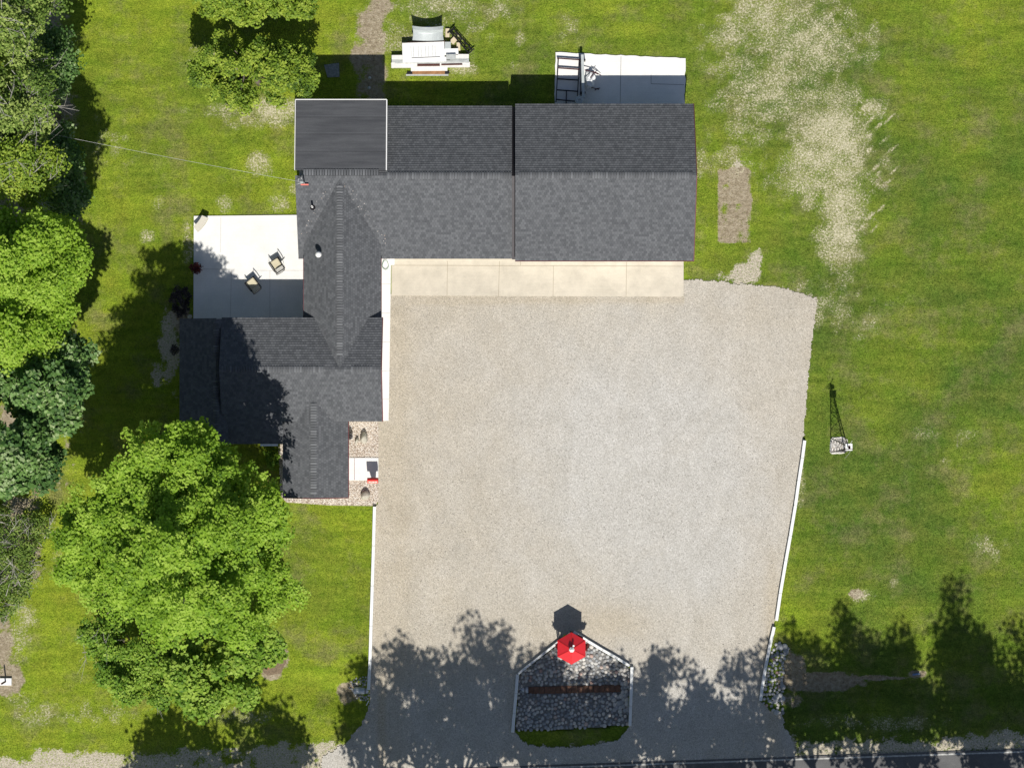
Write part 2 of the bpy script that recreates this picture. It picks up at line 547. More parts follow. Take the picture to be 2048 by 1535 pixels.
def shingle_mat(name='dark grey shingles'):
    m, t, b = new_mat(name)
    uv = N(t, 'ShaderNodeUVMap').outputs[0]
    br = N(t, 'ShaderNodeTexBrick')
    br.offset = .5
    br.offset_frequency = 2
    br.inputs['Scale'].default_value = 1.0
    br.inputs['Brick Width'].default_value = .16
    br.inputs['Row Height'].default_value = .143
    br.inputs['Mortar Size'].default_value = .003
    br.inputs['Mortar Smooth'].default_value = .4
    br.inputs['Color1'].default_value = (.084, .089, .097, 1)
    br.inputs['Color2'].default_value = (.132, .138, .148, 1)
    br.inputs['Mortar'].default_value = (.055, .058, .064, 1)
    wob = N(t, 'ShaderNodeMapping')
    t.links.new(uv, wob.inputs[0])
    t.links.new(wob.outputs[0], br.inputs['Vector'])
    c = mix(t, 1.0, br.outputs['Color'], ramp(t, noise(t, uv, 1.1, 5, .6), [(.3, (.95, .95, .95)), (.7, (1.05, 1.05, 1.05))]), 'MULTIPLY')
    c = mix(t, 1.0, c, ramp(t, noise(t, uv, 24.0, 3, .8), [(.3, (.9, .9, .9)), (.7, (1.1, 1.1, 1.1))]), 'MULTIPLY')
    t.links.new(c, b.inputs['Base Color'])
    b.inputs['Roughness'].default_value = .88
    b.inputs['Specular IOR Level'].default_value = .2
    bump(t, b, math_n(t, 'SUBTRACT', 1.0, br.outputs['Fac']), .012)
    return m


M['shingle'] = shingle_mat()


def cap_mat():
    m, t, b = new_mat('ridge cap shingles')
    tn = attr(t, 'tint')
    c = ramp(t, tn, [(0, (.095, .10, .108)), (.5, (.122, .128, .138)), (1, (.16, .167, .178))])
    t.links.new(c, b.inputs['Base Color'])
    b.inputs['Roughness'].default_value = .88
    return m


M['cap'] = cap_mat()


def membrane_mat():
    m, t, b = new_mat('rolled black membrane')
    p = pos(t)
    sx = N(t, 'ShaderNodeSeparateXYZ')
    t.links.new(p, sx.inputs[0])
    saw = math_n(t, 'FRACT', math_n(t, 'DIVIDE', math_n(t, 'ADD', sx.outputs[1], 100.0), .93))
    seam = ramp(t, saw, [(0, (1.6, 1.6, 1.6)), (.05, (1, 1, 1)), (.92, (1, 1, 1)), (.97, (.65, .65, .65))])
    mp = N(t, 'ShaderNodeMapping')
    mp.inputs['Scale'].default_value = (.25, 2.2, 1)
    t.links.new(p, mp.inputs[0])
    c = ramp(t, noise(t, mp.outputs[0], 1.4, 6, .7), [(.3, (.052, .055, .062)), (.7, (.092, .096, .104))])
    c = mix(t, 1.0, c, seam, 'MULTIPLY')
    c = mix(t, 1.0, c, ramp(t, noise(t, p, 30, 3, .8), [(.3, (.85, .85, .85)), (.7, (1.15, 1.15, 1.15))]), 'MULTIPLY')
    t.links.new(c, b.inputs['Base Color'])
    b.inputs['Roughness'].default_value = .8
    return m


M['membrane'] = membrane_mat()


def asphalt_mat():
    m, t, b = new_mat('worn asphalt')
    p = pos(t)
    c = ramp(t, noise(t, p, 1.0, 6, .7), [(.3, (.10, .10, .102)), (.7, (.15, .15, .15))])
    c = mix(t, 1.0, c, ramp(t, noise(t, p, 30, 3, .8), [(.3, (.6, .6, .6)), (.7, (1.4, 1.4, 1.4))]), 'MULTIPLY')
    t.links.new(c, b.inputs['Base Color'])
    b.inputs['Roughness'].default_value = .85
    bump(t, b, noise(t, p, 45, 3, .7), .008)
    return m


M['asphalt'] = asphalt_mat()
M['paint'] = plain('worn white road paint', (.42, .42, .40), .7, .45, 8)
M['siding'] = plain('light grey siding', (.55, .55, .52), .6, .05, 2)
M['redtrim'] = plain('dark red trim', (.13, .035, .04), .6, .15, 3)
M['white'] = plain('white paint', (.80, .80, .79), .5, .04, 3)
M['rail'] = plain('weathered white rail', (.80, .81, .80), .6, .08, 2.5)
M['wood_white'] = plain('whitewashed board', (.74, .72, .69), .7, .10, 5)
M['board_grey'] = plain('weathered grey board', (.44, .46, .45), .75, .18, 6)
M['galv'] = plain('galvanised sheet', (.50, .54, .54), .5, .12, 3, .25)
M['brown'] = plain('brown plank', (.30, .155, .07), .75, .3, 5)
M['darkbrown'] = plain('dark stained wood', (.085, .035, .028), .8, .25, 6)
M['pale_wood'] = plain('fresh cut timber', (.62, .53, .38), .75, .12, 6)
M['black'] = plain('black steel', (.022, .020, .024), .45, .2, 5, .3)
M['maroon'] = plain('dark maroon steel', (.06, .018, .022), .5, .2, 5)
M['red'] = plain('bright red metal roofing', (.62, .018, .025), .42, .05, 3, spec=.5)
_b = M['red'].node_tree.nodes['Principled BSDF']
_b.inputs['Coat Weight'].default_value = .7
_b.inputs['Coat Roughness'].default_value = .22
M['red2'] = plain('red enamel', (.58, .02, .02), .4, .05, 3)
M['redlight'] = plain('pale red enamel', (.80, .22, .17), .5, .05, 3)  # paler red than the plain enamel
M['glass'] = plain('dark window glass', (.03, .04, .05), .08, .1, 2, spec=.6)
M['metalpipe'] = plain('bright culvert steel', (.60, .63, .66), .38, .08, 3, .55)
M['stone'] = None
M['beige'] = plain('beige sling fabric', (.55, .50, .36), .8, .08, 20)
M['bench'] = plain('cast stone bench', (.60, .57, .49), .8, .06, 8)
M['boulder'] = plain('pale field boulder', (.52, .49, .41), .9, .2, 4, bmp=.02)
M['mulch'] = plain('dark mulch', (.08, .05, .03), .95, .4, 20, bmp=.03)
M['bark'] = plain('grey brown bark', (.20, .17, .14), .9, .3, 12, bmp=.02)
M['palebark'] = plain('pale bare twigs', (.42, .40, .36), .9, .2, 12)
M['rust'] = plain('rust brown paving block', (.17, .095, .065), .9, .35, 7)
M['flatstone'] = plain('flat grey stone', (.22, .24, .25), .85, .35, 9)
M['blue'] = plain('faded blue plastic', (.16, .24, .40), .4, .1, 5)
M['tarp'] = plain('white tarpaulin', (.74, .75, .76), .6, .06, 4)
M['cable'] = plain('pale aluminium cable', (.55, .55, .55), .6, .05, 4)
M['hose'] = plain('green garden hose', (.05, .20, .12), .5, .1, 4)
M['terracotta'] = plain('grey planter', (.30, .29, .28), .8, .1, 5)


def tint_mat(name, stops, rough=.85, translucent=0.0, spec=.2):
    m, t, b = new_mat(name)
    c = ramp(t, attr(t, 'tint'), stops)
    t.links.new(c, b.inputs['Base Color'])
    b.inputs['Roughness'].default_value = rough
    b.inputs['Specular IOR Level'].default_value = spec
    if translucent:
        tr = N(t, 'ShaderNodeBsdfTranslucent')
        t.links.new(c, tr.inputs['Color'])
        mx = N(t, 'ShaderNodeMixShader')
        mx.inputs[0].default_value = translucent
        t.links.new(b.outputs[0], mx.inputs[1])
        t.links.new(tr.outputs[0], mx.inputs[2])
        t.links.new(mx.outputs[0], t.nodes['Material Output'].inputs[0])
    return m


M['cobble'] = tint_mat('round field stones', [(0, (.21, .22, .23)), (.35, (.38, .39, .40)), (.65, (.54, .53, .50)), (.85, (.60, .56, .51)), (.93, (.46, .30, .25)), (1, (.72, .70, .65))])
M['pebble'] = tint_mat('cream river pebbles', [(0, (.36, .28, .22)), (.3, (.66, .58, .49)), (.8, (.78, .72, .65)), (1, (.85, .82, .77))])
M['leaf_maple'] = tint_mat('sunlit maple leaves', [(0, (.065, .165, .014)), (.35, (.185, .335, .022)), (.7, (.295, .475, .036)), (1, (.43, .60, .085))], .6, .46, .3)
M['leaf_mid'] = tint_mat('mid green leaves', [(0, (.055, .150, .014)), (.5, (.185, .330, .028)), (1, (.36, .50, .075))], .6, .35, .3)
M['leaf_olive'] = tint_mat('olive leaves', [(0, (.060, .125, .012)), (.5, (.190, .300, .024)), (1, (.38, .48, .060))], .6, .3, .3)
M['leaf_blue'] = tint_mat('glossy blue green leaves', [(0, (.028, .080, .018)), (.5, (.085, .180, .038)), (.9, (.180, .310, .080)), (1, (.33, .43, .20))], .55, .25, .3)  # lightest stop paints whitish highlights into the leaf colour
M['leaf_sage'] = tint_mat('thin grey green leaves', [(0, (.055, .105, .020)), (.5, (.155, .250, .040)), (1, (.360, .450, .120))], .7, .3, .2)
M['leaf_red'] = tint_mat('dark red foliage', [(0, (.05, .01, .015)), (.6, (.16, .03, .03)), (1, (.38, .10, .06))], .6, .2, .3)
M['leaf_purple'] = tint_mat('blackish purple foliage', [(0, (.02, .015, .02)), (.6, (.06, .05, .05)), (1, (.16, .14, .13))], .6, .15, .3)
M['petal'] = tint_mat('scattered pale petals', [(0, (.60, .45, .35)), (1, (.85, .82, .78))])
M['flower'] = tint_mat('red and pink petals', [(0, (.55, .03, .02)), (.5, (.75, .25, .05)), (1, (.85, .55, .60))])

# ------------------------------------------------------------------ the terrain
xs = np.concatenate([[-400, -250, -150, -90, -60, -45, -36], np.arange(-32, 32.01, .125), [36, 45, 60, 90, 150, 250, 400]])
ys = np.concatenate([[-400, -250, -150, -90, -60, -45, -32], np.arange(-25, 25.01, .125), [32, 45, 60, 90, 150, 250, 400]])
GX, GY = np.meshgrid(xs, ys)
gx, gy = GX.ravel(), GY.ravel()
gz = ground_z(gx, gy)
nx, ny = len(xs), len(ys)
idx = np.arange(nx * ny).reshape(ny, nx)
F = np.stack([idx[:-1, :-1], idx[:-1, 1:], idx[1:, 1:], idx[1:, :-1]], -1).reshape(-1, 4)
st, di, sn, tn = masks(gx, gy)
ground = big_mesh('ground', np.stack([gx, gy, gz], 1), F, M['ground'], attrs={'straw': st, 'dirt': di, 'stone': sn, 'tone': tn}, smooth=True)
tag(ground, kind='structure')


# gravel drive: a fine grid clipped to its outline, with ragged edges
def jitter_poly(poly, step=14, amp=1.6, hard=()):
    out = []
    n = len(poly)
    r = random.Random(3)
    for i in range(n):
        a, b = poly[i], poly[(i + 1) % n]
        L = math.hypot(b[0] - a[0], b[1] - a[1])
        k = max(1, int(L / step))
        for j in range(k):
            t_ = j / k
            x, y = a[0] + (b[0] - a[0]) * t_, a[1] + (b[1] - a[1]) * t_
            if j and i not in hard:
                x += r.uniform(-amp, amp)
                y += r.uniform(-amp, amp)
            out.append((x, y))
    return out


def sheet_grid(name, outer, holes, z, mat, step_px=5.0):
    """grid sheet whose cells inside the outline are kept; boundary cells are snapped to the outline"""
    bm = bmesh.new()
    loops = [jitter_poly(outer, 6, 1.0)] + [jitter_poly(h, 6, 0.6) for h in holes]
    edges = []
    for lp in loops:
        vs = [bm.verts.new((*W(*p), z)) for p in lp]
        edges += [bm.edges.new((vs[i], vs[(i + 1) % len(vs)])) for i in range(len(vs))]
    bmesh.ops.triangle_fill(bm, use_beauty=True, edges=edges)
    for f in bm.faces:
        if f.normal.z < 0:
            f.normal_flip()
    me = bpy.data.meshes.new(name)
    bm.to_mesh(me)
    bm.free()
    me.materials.append(mat)
    o = bpy.data.objects.new(name, me)
    col.objects.link(o)
    return o


# drive as an attributed grid
dx = np.arange(630, 1642, 2.0)
dy = np.arange(556, 1560, 2.0)
DX, DY = np.meshgrid(dx, dy)
cx_, cy_ = (DX[:-1, :-1] + 1).ravel(), (DY[:-1, :-1] + 1).ravel()
jx = cx_ + (vnoise(cx_ / 7, cy_ / 7, 1.0, 3) - .5) * 9
jy = cy_ + (vnoise(cx_ / 7 + 30, cy_ / 7, 1.0, 3) - .5) * 9
soft = (cx_ > 1370) | (cy_ > 1405)
tx, ty = np.where(soft, jx, cx_), np.where(soft, jy, cy_)
keep = in_poly(tx, ty, DRIVE_OUT) & ~in_poly(cx_ + (jx - cx_) * (cy_ > 1465), cy_ + (jy - cy_) * (cy_ > 1465), ISLAND)
ii = np.arange(DX.size).reshape(DX.shape)
F = np.stack([ii[1:, :-1], ii[1:, 1:], ii[:-1, 1:], ii[:-1, :-1]], -1).reshape(-1, 4)[keep]
used = np.unique(F)
remap = -np.ones(DX.size, int)
remap[used] = np.arange(len(used))
vx, vy = DX.ravel()[used], DY.ravel()[used]
wx, wy = (vx - 1024) / PPM, (767.5 - vy) / PPM
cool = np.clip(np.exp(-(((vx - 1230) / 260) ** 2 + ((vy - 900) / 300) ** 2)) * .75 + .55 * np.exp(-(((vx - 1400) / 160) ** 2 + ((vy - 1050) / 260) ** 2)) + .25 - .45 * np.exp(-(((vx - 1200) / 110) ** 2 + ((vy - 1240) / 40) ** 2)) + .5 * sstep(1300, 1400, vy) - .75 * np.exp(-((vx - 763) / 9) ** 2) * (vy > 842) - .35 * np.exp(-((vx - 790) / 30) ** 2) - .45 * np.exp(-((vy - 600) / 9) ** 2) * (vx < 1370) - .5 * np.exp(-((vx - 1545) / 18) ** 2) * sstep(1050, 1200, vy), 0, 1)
zz = 0.016 + (vnoise(wx, wy, 2.2, 3) - .5) * .02
drv = big_mesh('driveway', np.stack([wx, wy, zz], 1), remap[F], M['drive'], attrs={'cool': cool}, smooth=True)
tag(drv, kind='structure')

# road
rb = MB()
def rp(px, off):
    return W(px, ROADTOP(px) + off)
rb.add([(*rp(-9000, 0), .034), (*rp(-9000, 236), .034), (*rp(11000, 236), .034), (*rp(11000, 0), .034)], [(0, 1, 2, 3)])
tag(rb.build('road', M['asphalt']), kind='structure')
lb = MB()
lb.add([(*rp(-9000, 4), .039), (*rp(-9000, 7.2), .039), (*rp(11000, 7.2), .039), (*rp(11000, 4), .039)], [(0, 1, 2, 3)])
lb.add([(*rp(-9000, 228), .039), (*rp(-9000, 231), .039), (*rp(11000, 231), .039), (*rp(11000, 228), .039)], [(0, 1, 2, 3)])
tag(lb.build('road_marking', M['paint']), kind='structure')


# ------------------------------------------------------------------ concrete
def slab(name, poly, z0, z1, mat, jx=(), jm=None, joints=()):
    o = MB().prism([W(*p) for p in poly], z0, z1).build(name, mat)
    tag(o, kind='structure')
    if joints:
        j = MB()
        for (a, b) in joints:
            j.bar((*W(*a), z1 + .0025), (*W(*b), z1 + .0025), .022, .004)
        jo = j.build('joint', jm or M['joint'], o)
    return o


def ragged(a, b, n, amp, seed):
    r = random.Random(seed)
    return [(a[0] + (b[0] - a[0]) * i / n + (r.uniform(-amp, amp) if 0 < i < n else 0), a[1] + (b[1] - a[1]) * i / n + (r.uniform(-amp, amp) if 0 < i < n else 0)) for i in range(n)]


patio = slab('patio', [(388, 432), (593, 430), (640, 430), (640, 640), (387, 640)], -.1, .06, M['white_conc'],
             joints=[((442, 434), (441, 505)), ((388, 538), (470, 539)), ((500, 541), (606, 541)), ((463, 540), (461, 638)), ((540, 541), (540, 638))], jm=M['joint2'])
rear = slab('rear_pad', ragged((1111, 105), (1371, 117), 26, 1.0, 4) + ragged((1371, 117), (1369, 215), 12, 1.2, 5) + [(1369, 225), (1109, 225)] + ragged((1109, 215), (1111, 105), 12, 1.0, 6), -.1, .05,
            M['white_conc'], joints=[((1242, 113), (1240, 215)), ((1302, 150), (1302, 168)), ((1302, 168), (1368, 170))], jm=M['joint'])
apron = slab('garage_apron', [(783, 520), (783, 591), (1367, 593), (1367, 505), (783, 505)], -.1, .055, M['tan_conc'],
             joints=[((895, 522), (894, 592)), ((999, 522), (997, 592)), ((1107, 532), (1106, 593)), ((1253, 524), (1252, 593)), ((783, 530.5), (1366, 532.5)), ((1041, 520), (1041, 531))], jm=M['joint3'])
walk = slab('walkway', [(762, 505), (789, 505), (789, 530), (782, 530), (780, 680), (777.5, 841), (760, 841)], -.1, .075, M['white_conc'],
            joints=[((763, 568), (781, 568)), ((763, 626), (780, 626)), ((763, 684), (780, 684)), ((762, 742), (779, 742)), ((762, 798), (779, 798))], jm=M['joint2'])
step = slab('entry_slab', [(690, 915), (757, 915), (757, 960), (690, 960)], -.1, .10, M['white_conc'], joints=[((709, 915.5), (709, 959.5))], jm=M['redtrim'])
bed = slab('gravel_bed', [(560, 842), (757, 842), (757, 1000), (752, 1009), (744, 1011), (660, 1010), (573, 1004), (560, 990)], -.1, .03, M['pea'])

# ------------------------------------------------------------------ stones
def ico(sub=1):
    bm = bmesh.new()
    bmesh.ops.create_icosphere(bm, subdivisions=sub, radius=1)
    v = np.array([x.co[:] for x in bm.verts])
    f = np.array([[y.index for y in x.verts] for x in bm.faces])
    bm.free()
    return v, f


def scatter(name, tv, tf, P3, S3, ang, tint, mat, parent=None, smooth=True, lump=0.0):
    n = len(P3)
    V = tv[None] * S3[:, None, :]
    if lump:
        V = V * (1 + RNG.uniform(-lump, lump, (n, len(tv), 1)))
    c, s = np.cos(ang)[:, None], np.sin(ang)[:, None]
    X = V[..., 0] * c - V[..., 1] * s
    Y = V[..., 0] * s + V[..., 1] * c
    V = np.stack([X, Y, V[..., 2]], -1) + P3[:, None, :]
    Fc = tf[None] + (np.arange(n) * len(tv))[:, None, None]
    return big_mesh(name, V.reshape(-1, 3), Fc.reshape(-1, tf.shape[1]), mat, parent, {'tint': np.repeat(tint, len(tv))}, smooth)


def packed(poly, d, seed, jit=.32, tries=14):
    """dart throwing inside a polygon (photo pixels)"""
    r = np.random.default_rng(seed)
    xs_ = [p[0] for p in poly]
    ys_ = [p[1] for p in poly]
    cell = {}
    pts = []
    area = (max(xs_) - min(xs_)) * (max(ys_) - min(ys_))
    N_ = int(area / (d * d) * tries)
    cand = np.stack([r.uniform(min(xs_), max(xs_), N_), r.uniform(min(ys_), max(ys_), N_)], 1)
    cand = cand[in_poly(cand[:, 0], cand[:, 1], poly)]
    for x, y in cand:
        i, j = int(x // d), int(y // d)
        ok = True
        for a in (-1, 0, 1):
            for b in (-1, 0, 1):
                for q in cell.get((i + a, j + b), ()):
                    if (q[0] - x) ** 2 + (q[1] - y) ** 2 < d * d:
                        ok = False
        if ok:
            cell.setdefault((i, j), []).append((x, y))
            pts.append((x, y))
    return np.array(pts)


tv1, tf1 = ico(1)
tv2, tf2 = ico(2)


def island_z(px, py):
    """the two stone banks fall from the rails to the channel"""
    dyc = np.abs(py - 1380)
    side = np.minimum(sstep(1036, 1062, px), 1 - sstep(1236, 1262, px))
    return -0.04 - 0.45 * np.clip(1 - (dyc - 6) / 62, 0, 1) * (0.35 + 0.65 * side)


# bedding mortar of the island
cgx, cgy = np.meshgrid(np.arange(1028, 1266, 4.0), np.arange(1262, 1466, 4.0))
ci = np.arange(cgx.size).reshape(cgx.shape)
kk = in_poly((cgx[:-1, :-1] + 2).ravel(), (cgy[:-1, :-1] + 2).ravel(), COBBLE)
F = np.stack([ci[1:, :-1], ci[1:, 1:], ci[:-1, 1:], ci[:-1, :-1]], -1).reshape(-1, 4)[kk]
M['mortar'] = plain('grey bedding gravel', (.24, .235, .225), .95, .4, 12, bmp=.02)
isl = big_mesh('stone_bank_bed', np.stack([(cgx.ravel() - 1024) / PPM, (767.5 - cgy.ravel()) / PPM, island_z(cgx.ravel(), cgy.ravel())], 1), F, M['mortar'], smooth=True)
tag(isl, kind='structure')
pts = packed(COBBLE, 6.1, 21)
pts = pts[~((np.abs(pts[:, 1] - 1379.5) < 10) & (pts[:, 0] > 1050) & (pts[:, 0] < 1246))]
big = (pts[:, 0] > 1225) & (pts[:, 1] > 1365) & (pts[:, 1] < 1425)
n = len(pts)
rr = RNG.uniform(.78, 1.1, n) * 3.9 / PPM
rr[big] *= 1.5
P3 = np.stack([(pts[:, 0] - 1024) / PPM, (767.5 - pts[:, 1]) / PPM, island_z(pts[:, 0], pts[:, 1]) + .02], 1)
S3 = np.stack([rr * RNG.uniform(.85, 1.2, n), rr * RNG.uniform(.8, 1.05, n), rr * .55], 1)
o = scatter('cobbles', tv2, tf2, P3, S3, RNG.uniform(0, 6.28, n), np.clip(RNG.beta(1.6, 1.9, n) * 1.05, 0, 1), M['cobble'], lump=.04)
tag(o, 'round grey field stones bedded over the pentagonal drive island', 'stones', kind='stuff')

# paving blocks along the channel
ch = thing('drain_channel', 'brown block lined drain channel across the middle of the stone island', 'drain', (*W(1147, 1380), -.50))
for i in range(17):
    x0 = 1057 + i * 10.9
    b_ = MB().box((*(Vector((*W(x0 + 5.3, 1379.8 - (i - 8) * .25), 0)) - Vector((*W(1147, 1380), 0)))[:2], .02 + random.uniform(-.01, .02)), (.285, .40 + random.uniform(-.02, .02), .12), random.uniform(-.03, .03))
    b_.build('block', M['rust'], ch, bevel=.015)


def pipe_end(name, label, px, py, z, L, r, ang=0.0, lip=True):
    t_ = thing(name, label, 'culvert pipe', (*W(px, py), z), ang)
    n_ = 28
    b_ = MB()
    prof = [(x, r + .008 * math.cos(x * 90)) for x in np.linspace(-L / 2, L / 2, 40)]
    vs, fs = [], []
    for x, q in prof + [(L / 2, r - .02)] + [(-L / 2, r - .02)]:
        for k in range(n_):
            a = 2 * math.pi * k / n_
            vs.append((x, q * math.cos(a), q * math.sin(a)))
    m_ = len(prof) + 2
    for i in range(m_):
        for k in range(n_):
            fs.append((i * n_ + k, i * n_ + (k + 1) % n_, ((i + 1) % m_) * n_ + (k + 1) % n_, ((i + 1) % m_) * n_ + k))
    b_.add(vs, fs)
    b_.build('pipe', M['metalpipe'], t_, smooth=True)
    bb = MB()
    for s_ in ((L / 2 - .18),):
        vs = []
        for dx_ in (-.02, .02):
            for k in range(n_):
                a = 2 * math.pi * k / n_
                vs.append((s_ + dx_, (r + .014) * math.cos(a), (r + .014) * math.sin(a)))
        bb.add(vs, [(k, (k + 1) % n_, n_ + (k + 1) % n_, n_ + k) for k in range(n_)])
    bb.build('band', M['black'], t_)
    return t_


pipe_end('culvert_pipe', 'shiny steel culvert pipe end among stones at the foot of the left drive rail', 722, 1381, -.17, .82, .20)
pipe_end('culvert_pipe', 'pale culvert pipe stub at the left end of the stone island channel', 1047, 1380.5, -.42, .52, .19)

# stones at the right head wall and round the left pipe
RIP_R = [(1547, 1290), (1556, 1284), (1577, 1296), (1570, 1318), (1566, 1400), (1568, 1425), (1550, 1424), (1523, 1403), (1533, 1350)]
RIP_L = [(700, 1362), (716, 1355), (737, 1350), (739, 1372), (738, 1396), (726, 1402), (712, 1396), (707, 1390), (698, 1378)]
for nm, poly, d, lab, sd_ in (('riprap', RIP_R, 6.2, 'grey and tan stones banked against the right drive rail', 31), ('riprap', RIP_L, 4.0, 'small grey stones heaped round the steel pipe beside the left rail', 32)):
    pts = packed(poly, d, sd_)
    if sd_ == 32:
        pts = pts[~((np.abs(pts[:, 1] - 1381) < 8) & (pts[:, 0] > 706))]
    n = len(pts)
    wx_, wy_ = (pts[:, 0] - 1024) / PPM, (767.5 - pts[:, 1]) / PPM
    k = RNG.random(n)
    rr = d * .58 / PPM * np.where((k > .86) & (pts[:, 0] > 1550), 1.8, RNG.uniform(.8, 1.1, n))
    o = scatter(nm, tv2, tf2, np.stack([wx_, wy_, np.maximum(ground_z(wx_, wy_), -.55) + rr * .4], 1), np.stack([rr * RNG.uniform(.9, 1.25, n), rr * RNG.uniform(.8, 1.05, n), rr * .6], 1),
                RNG.uniform(0, 6.28, n), np.clip(RNG.beta(1.7, 1.8, n), 0, 1), M['cobble'], lump=.05)
    tag(o, lab, 'stones', kind='stuff')

# pebbles
PEB = [(698, 845), (756, 845), (756, 913), (698, 913)]
PEB2 = [(698, 962), (756, 962), (756, 1000), (750, 1008), (575, 1003), (575, 996), (698, 996)]
PEB3 = [(557, 892), (566, 892), (566, 985), (562, 985)]
pp = np.concatenate([packed(PEB, 2.3, 41), packed(PEB2, 2.3, 42), packed(PEB3, 2.6, 43)])
n = len(pp)
rr = RNG.uniform(.75, 1.2, n) * 1.35 / PPM
o = scatter('pebbles', tv1, tf1, np.stack([(pp[:, 0] - 1024) / PPM, (767.5 - pp[:, 1]) / PPM, np.full(n, .035)], 1), np.stack([rr * 1.15, rr * .9, rr * .6], 1), RNG.uniform(0, 6.28, n), RNG.random(n), M['pebble'])
tag(o, 'cream river pebbles filling the beds beside the small south wing', 'pebbles', kind='stuff')

# scattered loose drive stones give the gravel real relief
n = 7000
qx, qy = RNG.uniform(740, 1636, n), RNG.uniform(556, 1515, n)
kk = in_poly(qx, qy, DRIVE_OUT) & ~in_poly(qx, qy, ISLAND) & ~((qy < 594) & (qx < 1369))
qx, qy = qx[kk], qy[kk]
n = len(qx)
rr = RNG.uniform(.012, .026, n)
o = scatter('loose_gravel', ico(1)[0], tf1, np.stack([(qx - 1024) / PPM, (767.5 - qy) / PPM, .024 + rr * .2], 1), np.stack([rr * 1.2, rr, rr * .7], 1), RNG.uniform(0, 6.28, n), RNG.random(n) ** 1.2 * .95,
            tint_mat('loose limestone chips', [(0, (.30, .28, .25)), (.5, (.50, .475, .43)), (1, (.64, .61, .57))]), smooth=False)
tag(o, 'loose chips scattered over the gravel yard', 'gravel', kind='stuff')


# ------------------------------------------------------------------ the house
house = thing('house', 'long grey roofed house with attached garage and south wings round a gravel yard', 'house', (*W(800, 520), 0))
HV = Vector(house.location)


def H(p):
    return (p[0] - HV.x, p[1] - HV.y, p[2])


def roof_slope(mb, eaveA, eaveB, ridgeB, ridgeA, thick=.14, off=0.0, lift=.024):
    """quad slope; uv in metres: u along the eave, v up the slope"""
    q = [Vector(H(p)) for p in (eaveA, eaveB, ridgeB, ridgeA)]
    u = (q[1] - q[0]).normalized()
    nrm = (q[1] - q[0]).cross(q[3] - q[0]).normalized()
    if nrm.z < 0:
        nrm = -nrm
    v = nrm.cross(u)
    if (q[3] - q[0]).dot(v) < 0:
        v = -v
    uv = [((p - q[0]).dot(u) + off, (p - q[0]).dot(v)) for p in q]
    low = [p - Vector((0, 0, thick)) for p in q]
    flip = (q[1] - q[0]).cross(q[2] - q[1]).z < 0
    faces = [(7, 6, 5, 4), (0, 4, 5, 1), (1, 5, 6, 2), (2, 6, 7, 3), (3, 7, 4, 0)]
    uvs = [uv[::-1]] + [[uv[0]] * 4] * 4
    if flip:
        faces = [f[::-1] for f in faces]
    mb.add(q + low, faces, uvs)
    # overlapping courses: each butt edge stands proud of the course below it
    Ls = (q[3] - q[0]).dot(v)
    n_ = max(1, int(round(Ls / .143)))
    up_ = nrm * lift
    for i in range(n_):
        t0, t1 = i / n_, (i + 1) / n_
        a0, b0 = q[0].lerp(q[3], t0), q[1].lerp(q[2], t0)
        a1, b1 = q[0].lerp(q[3], t1), q[1].lerp(q[2], t1)
        vs = [a0 + up_, b0 + up_, b1 + up_ * .12, a1 + up_ * .12, a0 + up_ * .0, b0 + up_ * .0]
        f1, f2 = (0, 1, 2, 3), (4, 5, 1, 0)
        u0 = [((p - q[0]).dot(u) + off, i * .143 + w_) for p, w_ in ((a0, .002), (b0, .002), (b1, .141), (a1, .141))]
        u1 = [u0[0], u0[1], u0[1], u0[0]]
        if flip:
            f1, f2, u0, u1 = f1[::-1], f2[::-1], u0[::-1], u1[::-1]
        mb.add(vs, [f1, f2], [u0, u1])


def ridge_cap(a, b, width=.36, pitch=.5, step_=.145, name='ridge_cap'):
    """overlapping folded caps along the ridge a-b"""
    a, b = Vector(H(a)), Vector(H(b))
    d = b - a
    L = d.length
    d.normalize()
    s_ = Vector((-d.y, d.x, 0)).normalized()
    n_ = int(L / step_)
    vs, fs, tn_ = [], [], []
    r = random.Random(int(L * 1000))
    for i in range(n_):
        p0, p1 = a + d * (i * step_), a + d * ((i + 1) * step_ - .026)
        z0, z1 = .040, .062
        k = len(vs)
        tt = r.random() ** 1.2
        for p, z in ((p0, z0), (p1, z1)):
            drop = width / 2 * pitch
            for o_, dz in ((-1, -drop), (0, .012), (1, -drop)):
                vs.append(p + s_ * (o_ * width / 2) + Vector((0, 0, z + dz)))
                tn_.append(tt)
        for p, z in ((p1, z1),):
            drop = width / 2 * pitch
            for o_, dz in ((-1, -drop), (0, .012), (1, -drop)):
                vs.append(p + s_ * (o_ * width / 2) + Vector((0, 0, z + dz - .035)))
                tn_.append(tt)
        fs += [(k, k + 1, k + 4, k + 3), (k + 1, k + 2, k + 5, k + 4), (k + 3, k + 4, k + 7, k + 6), (k + 4, k + 5, k + 8, k + 7)]
    return big_mesh(name, np.array([v[:] for v in vs]), np.array(fs)[:, ::-1], M['cap'], house, {'tint': np.array(tn_)})


def strip(a, b, w, h, mat, name='fascia'):
    return MB().bar(H(a), H(b), w, h).build(name, mat, house)


def off(p, dx_=0, dy_=0, dz=0):
    return (p[0] + dx_, p[1] + dy_, p[2] + dz)


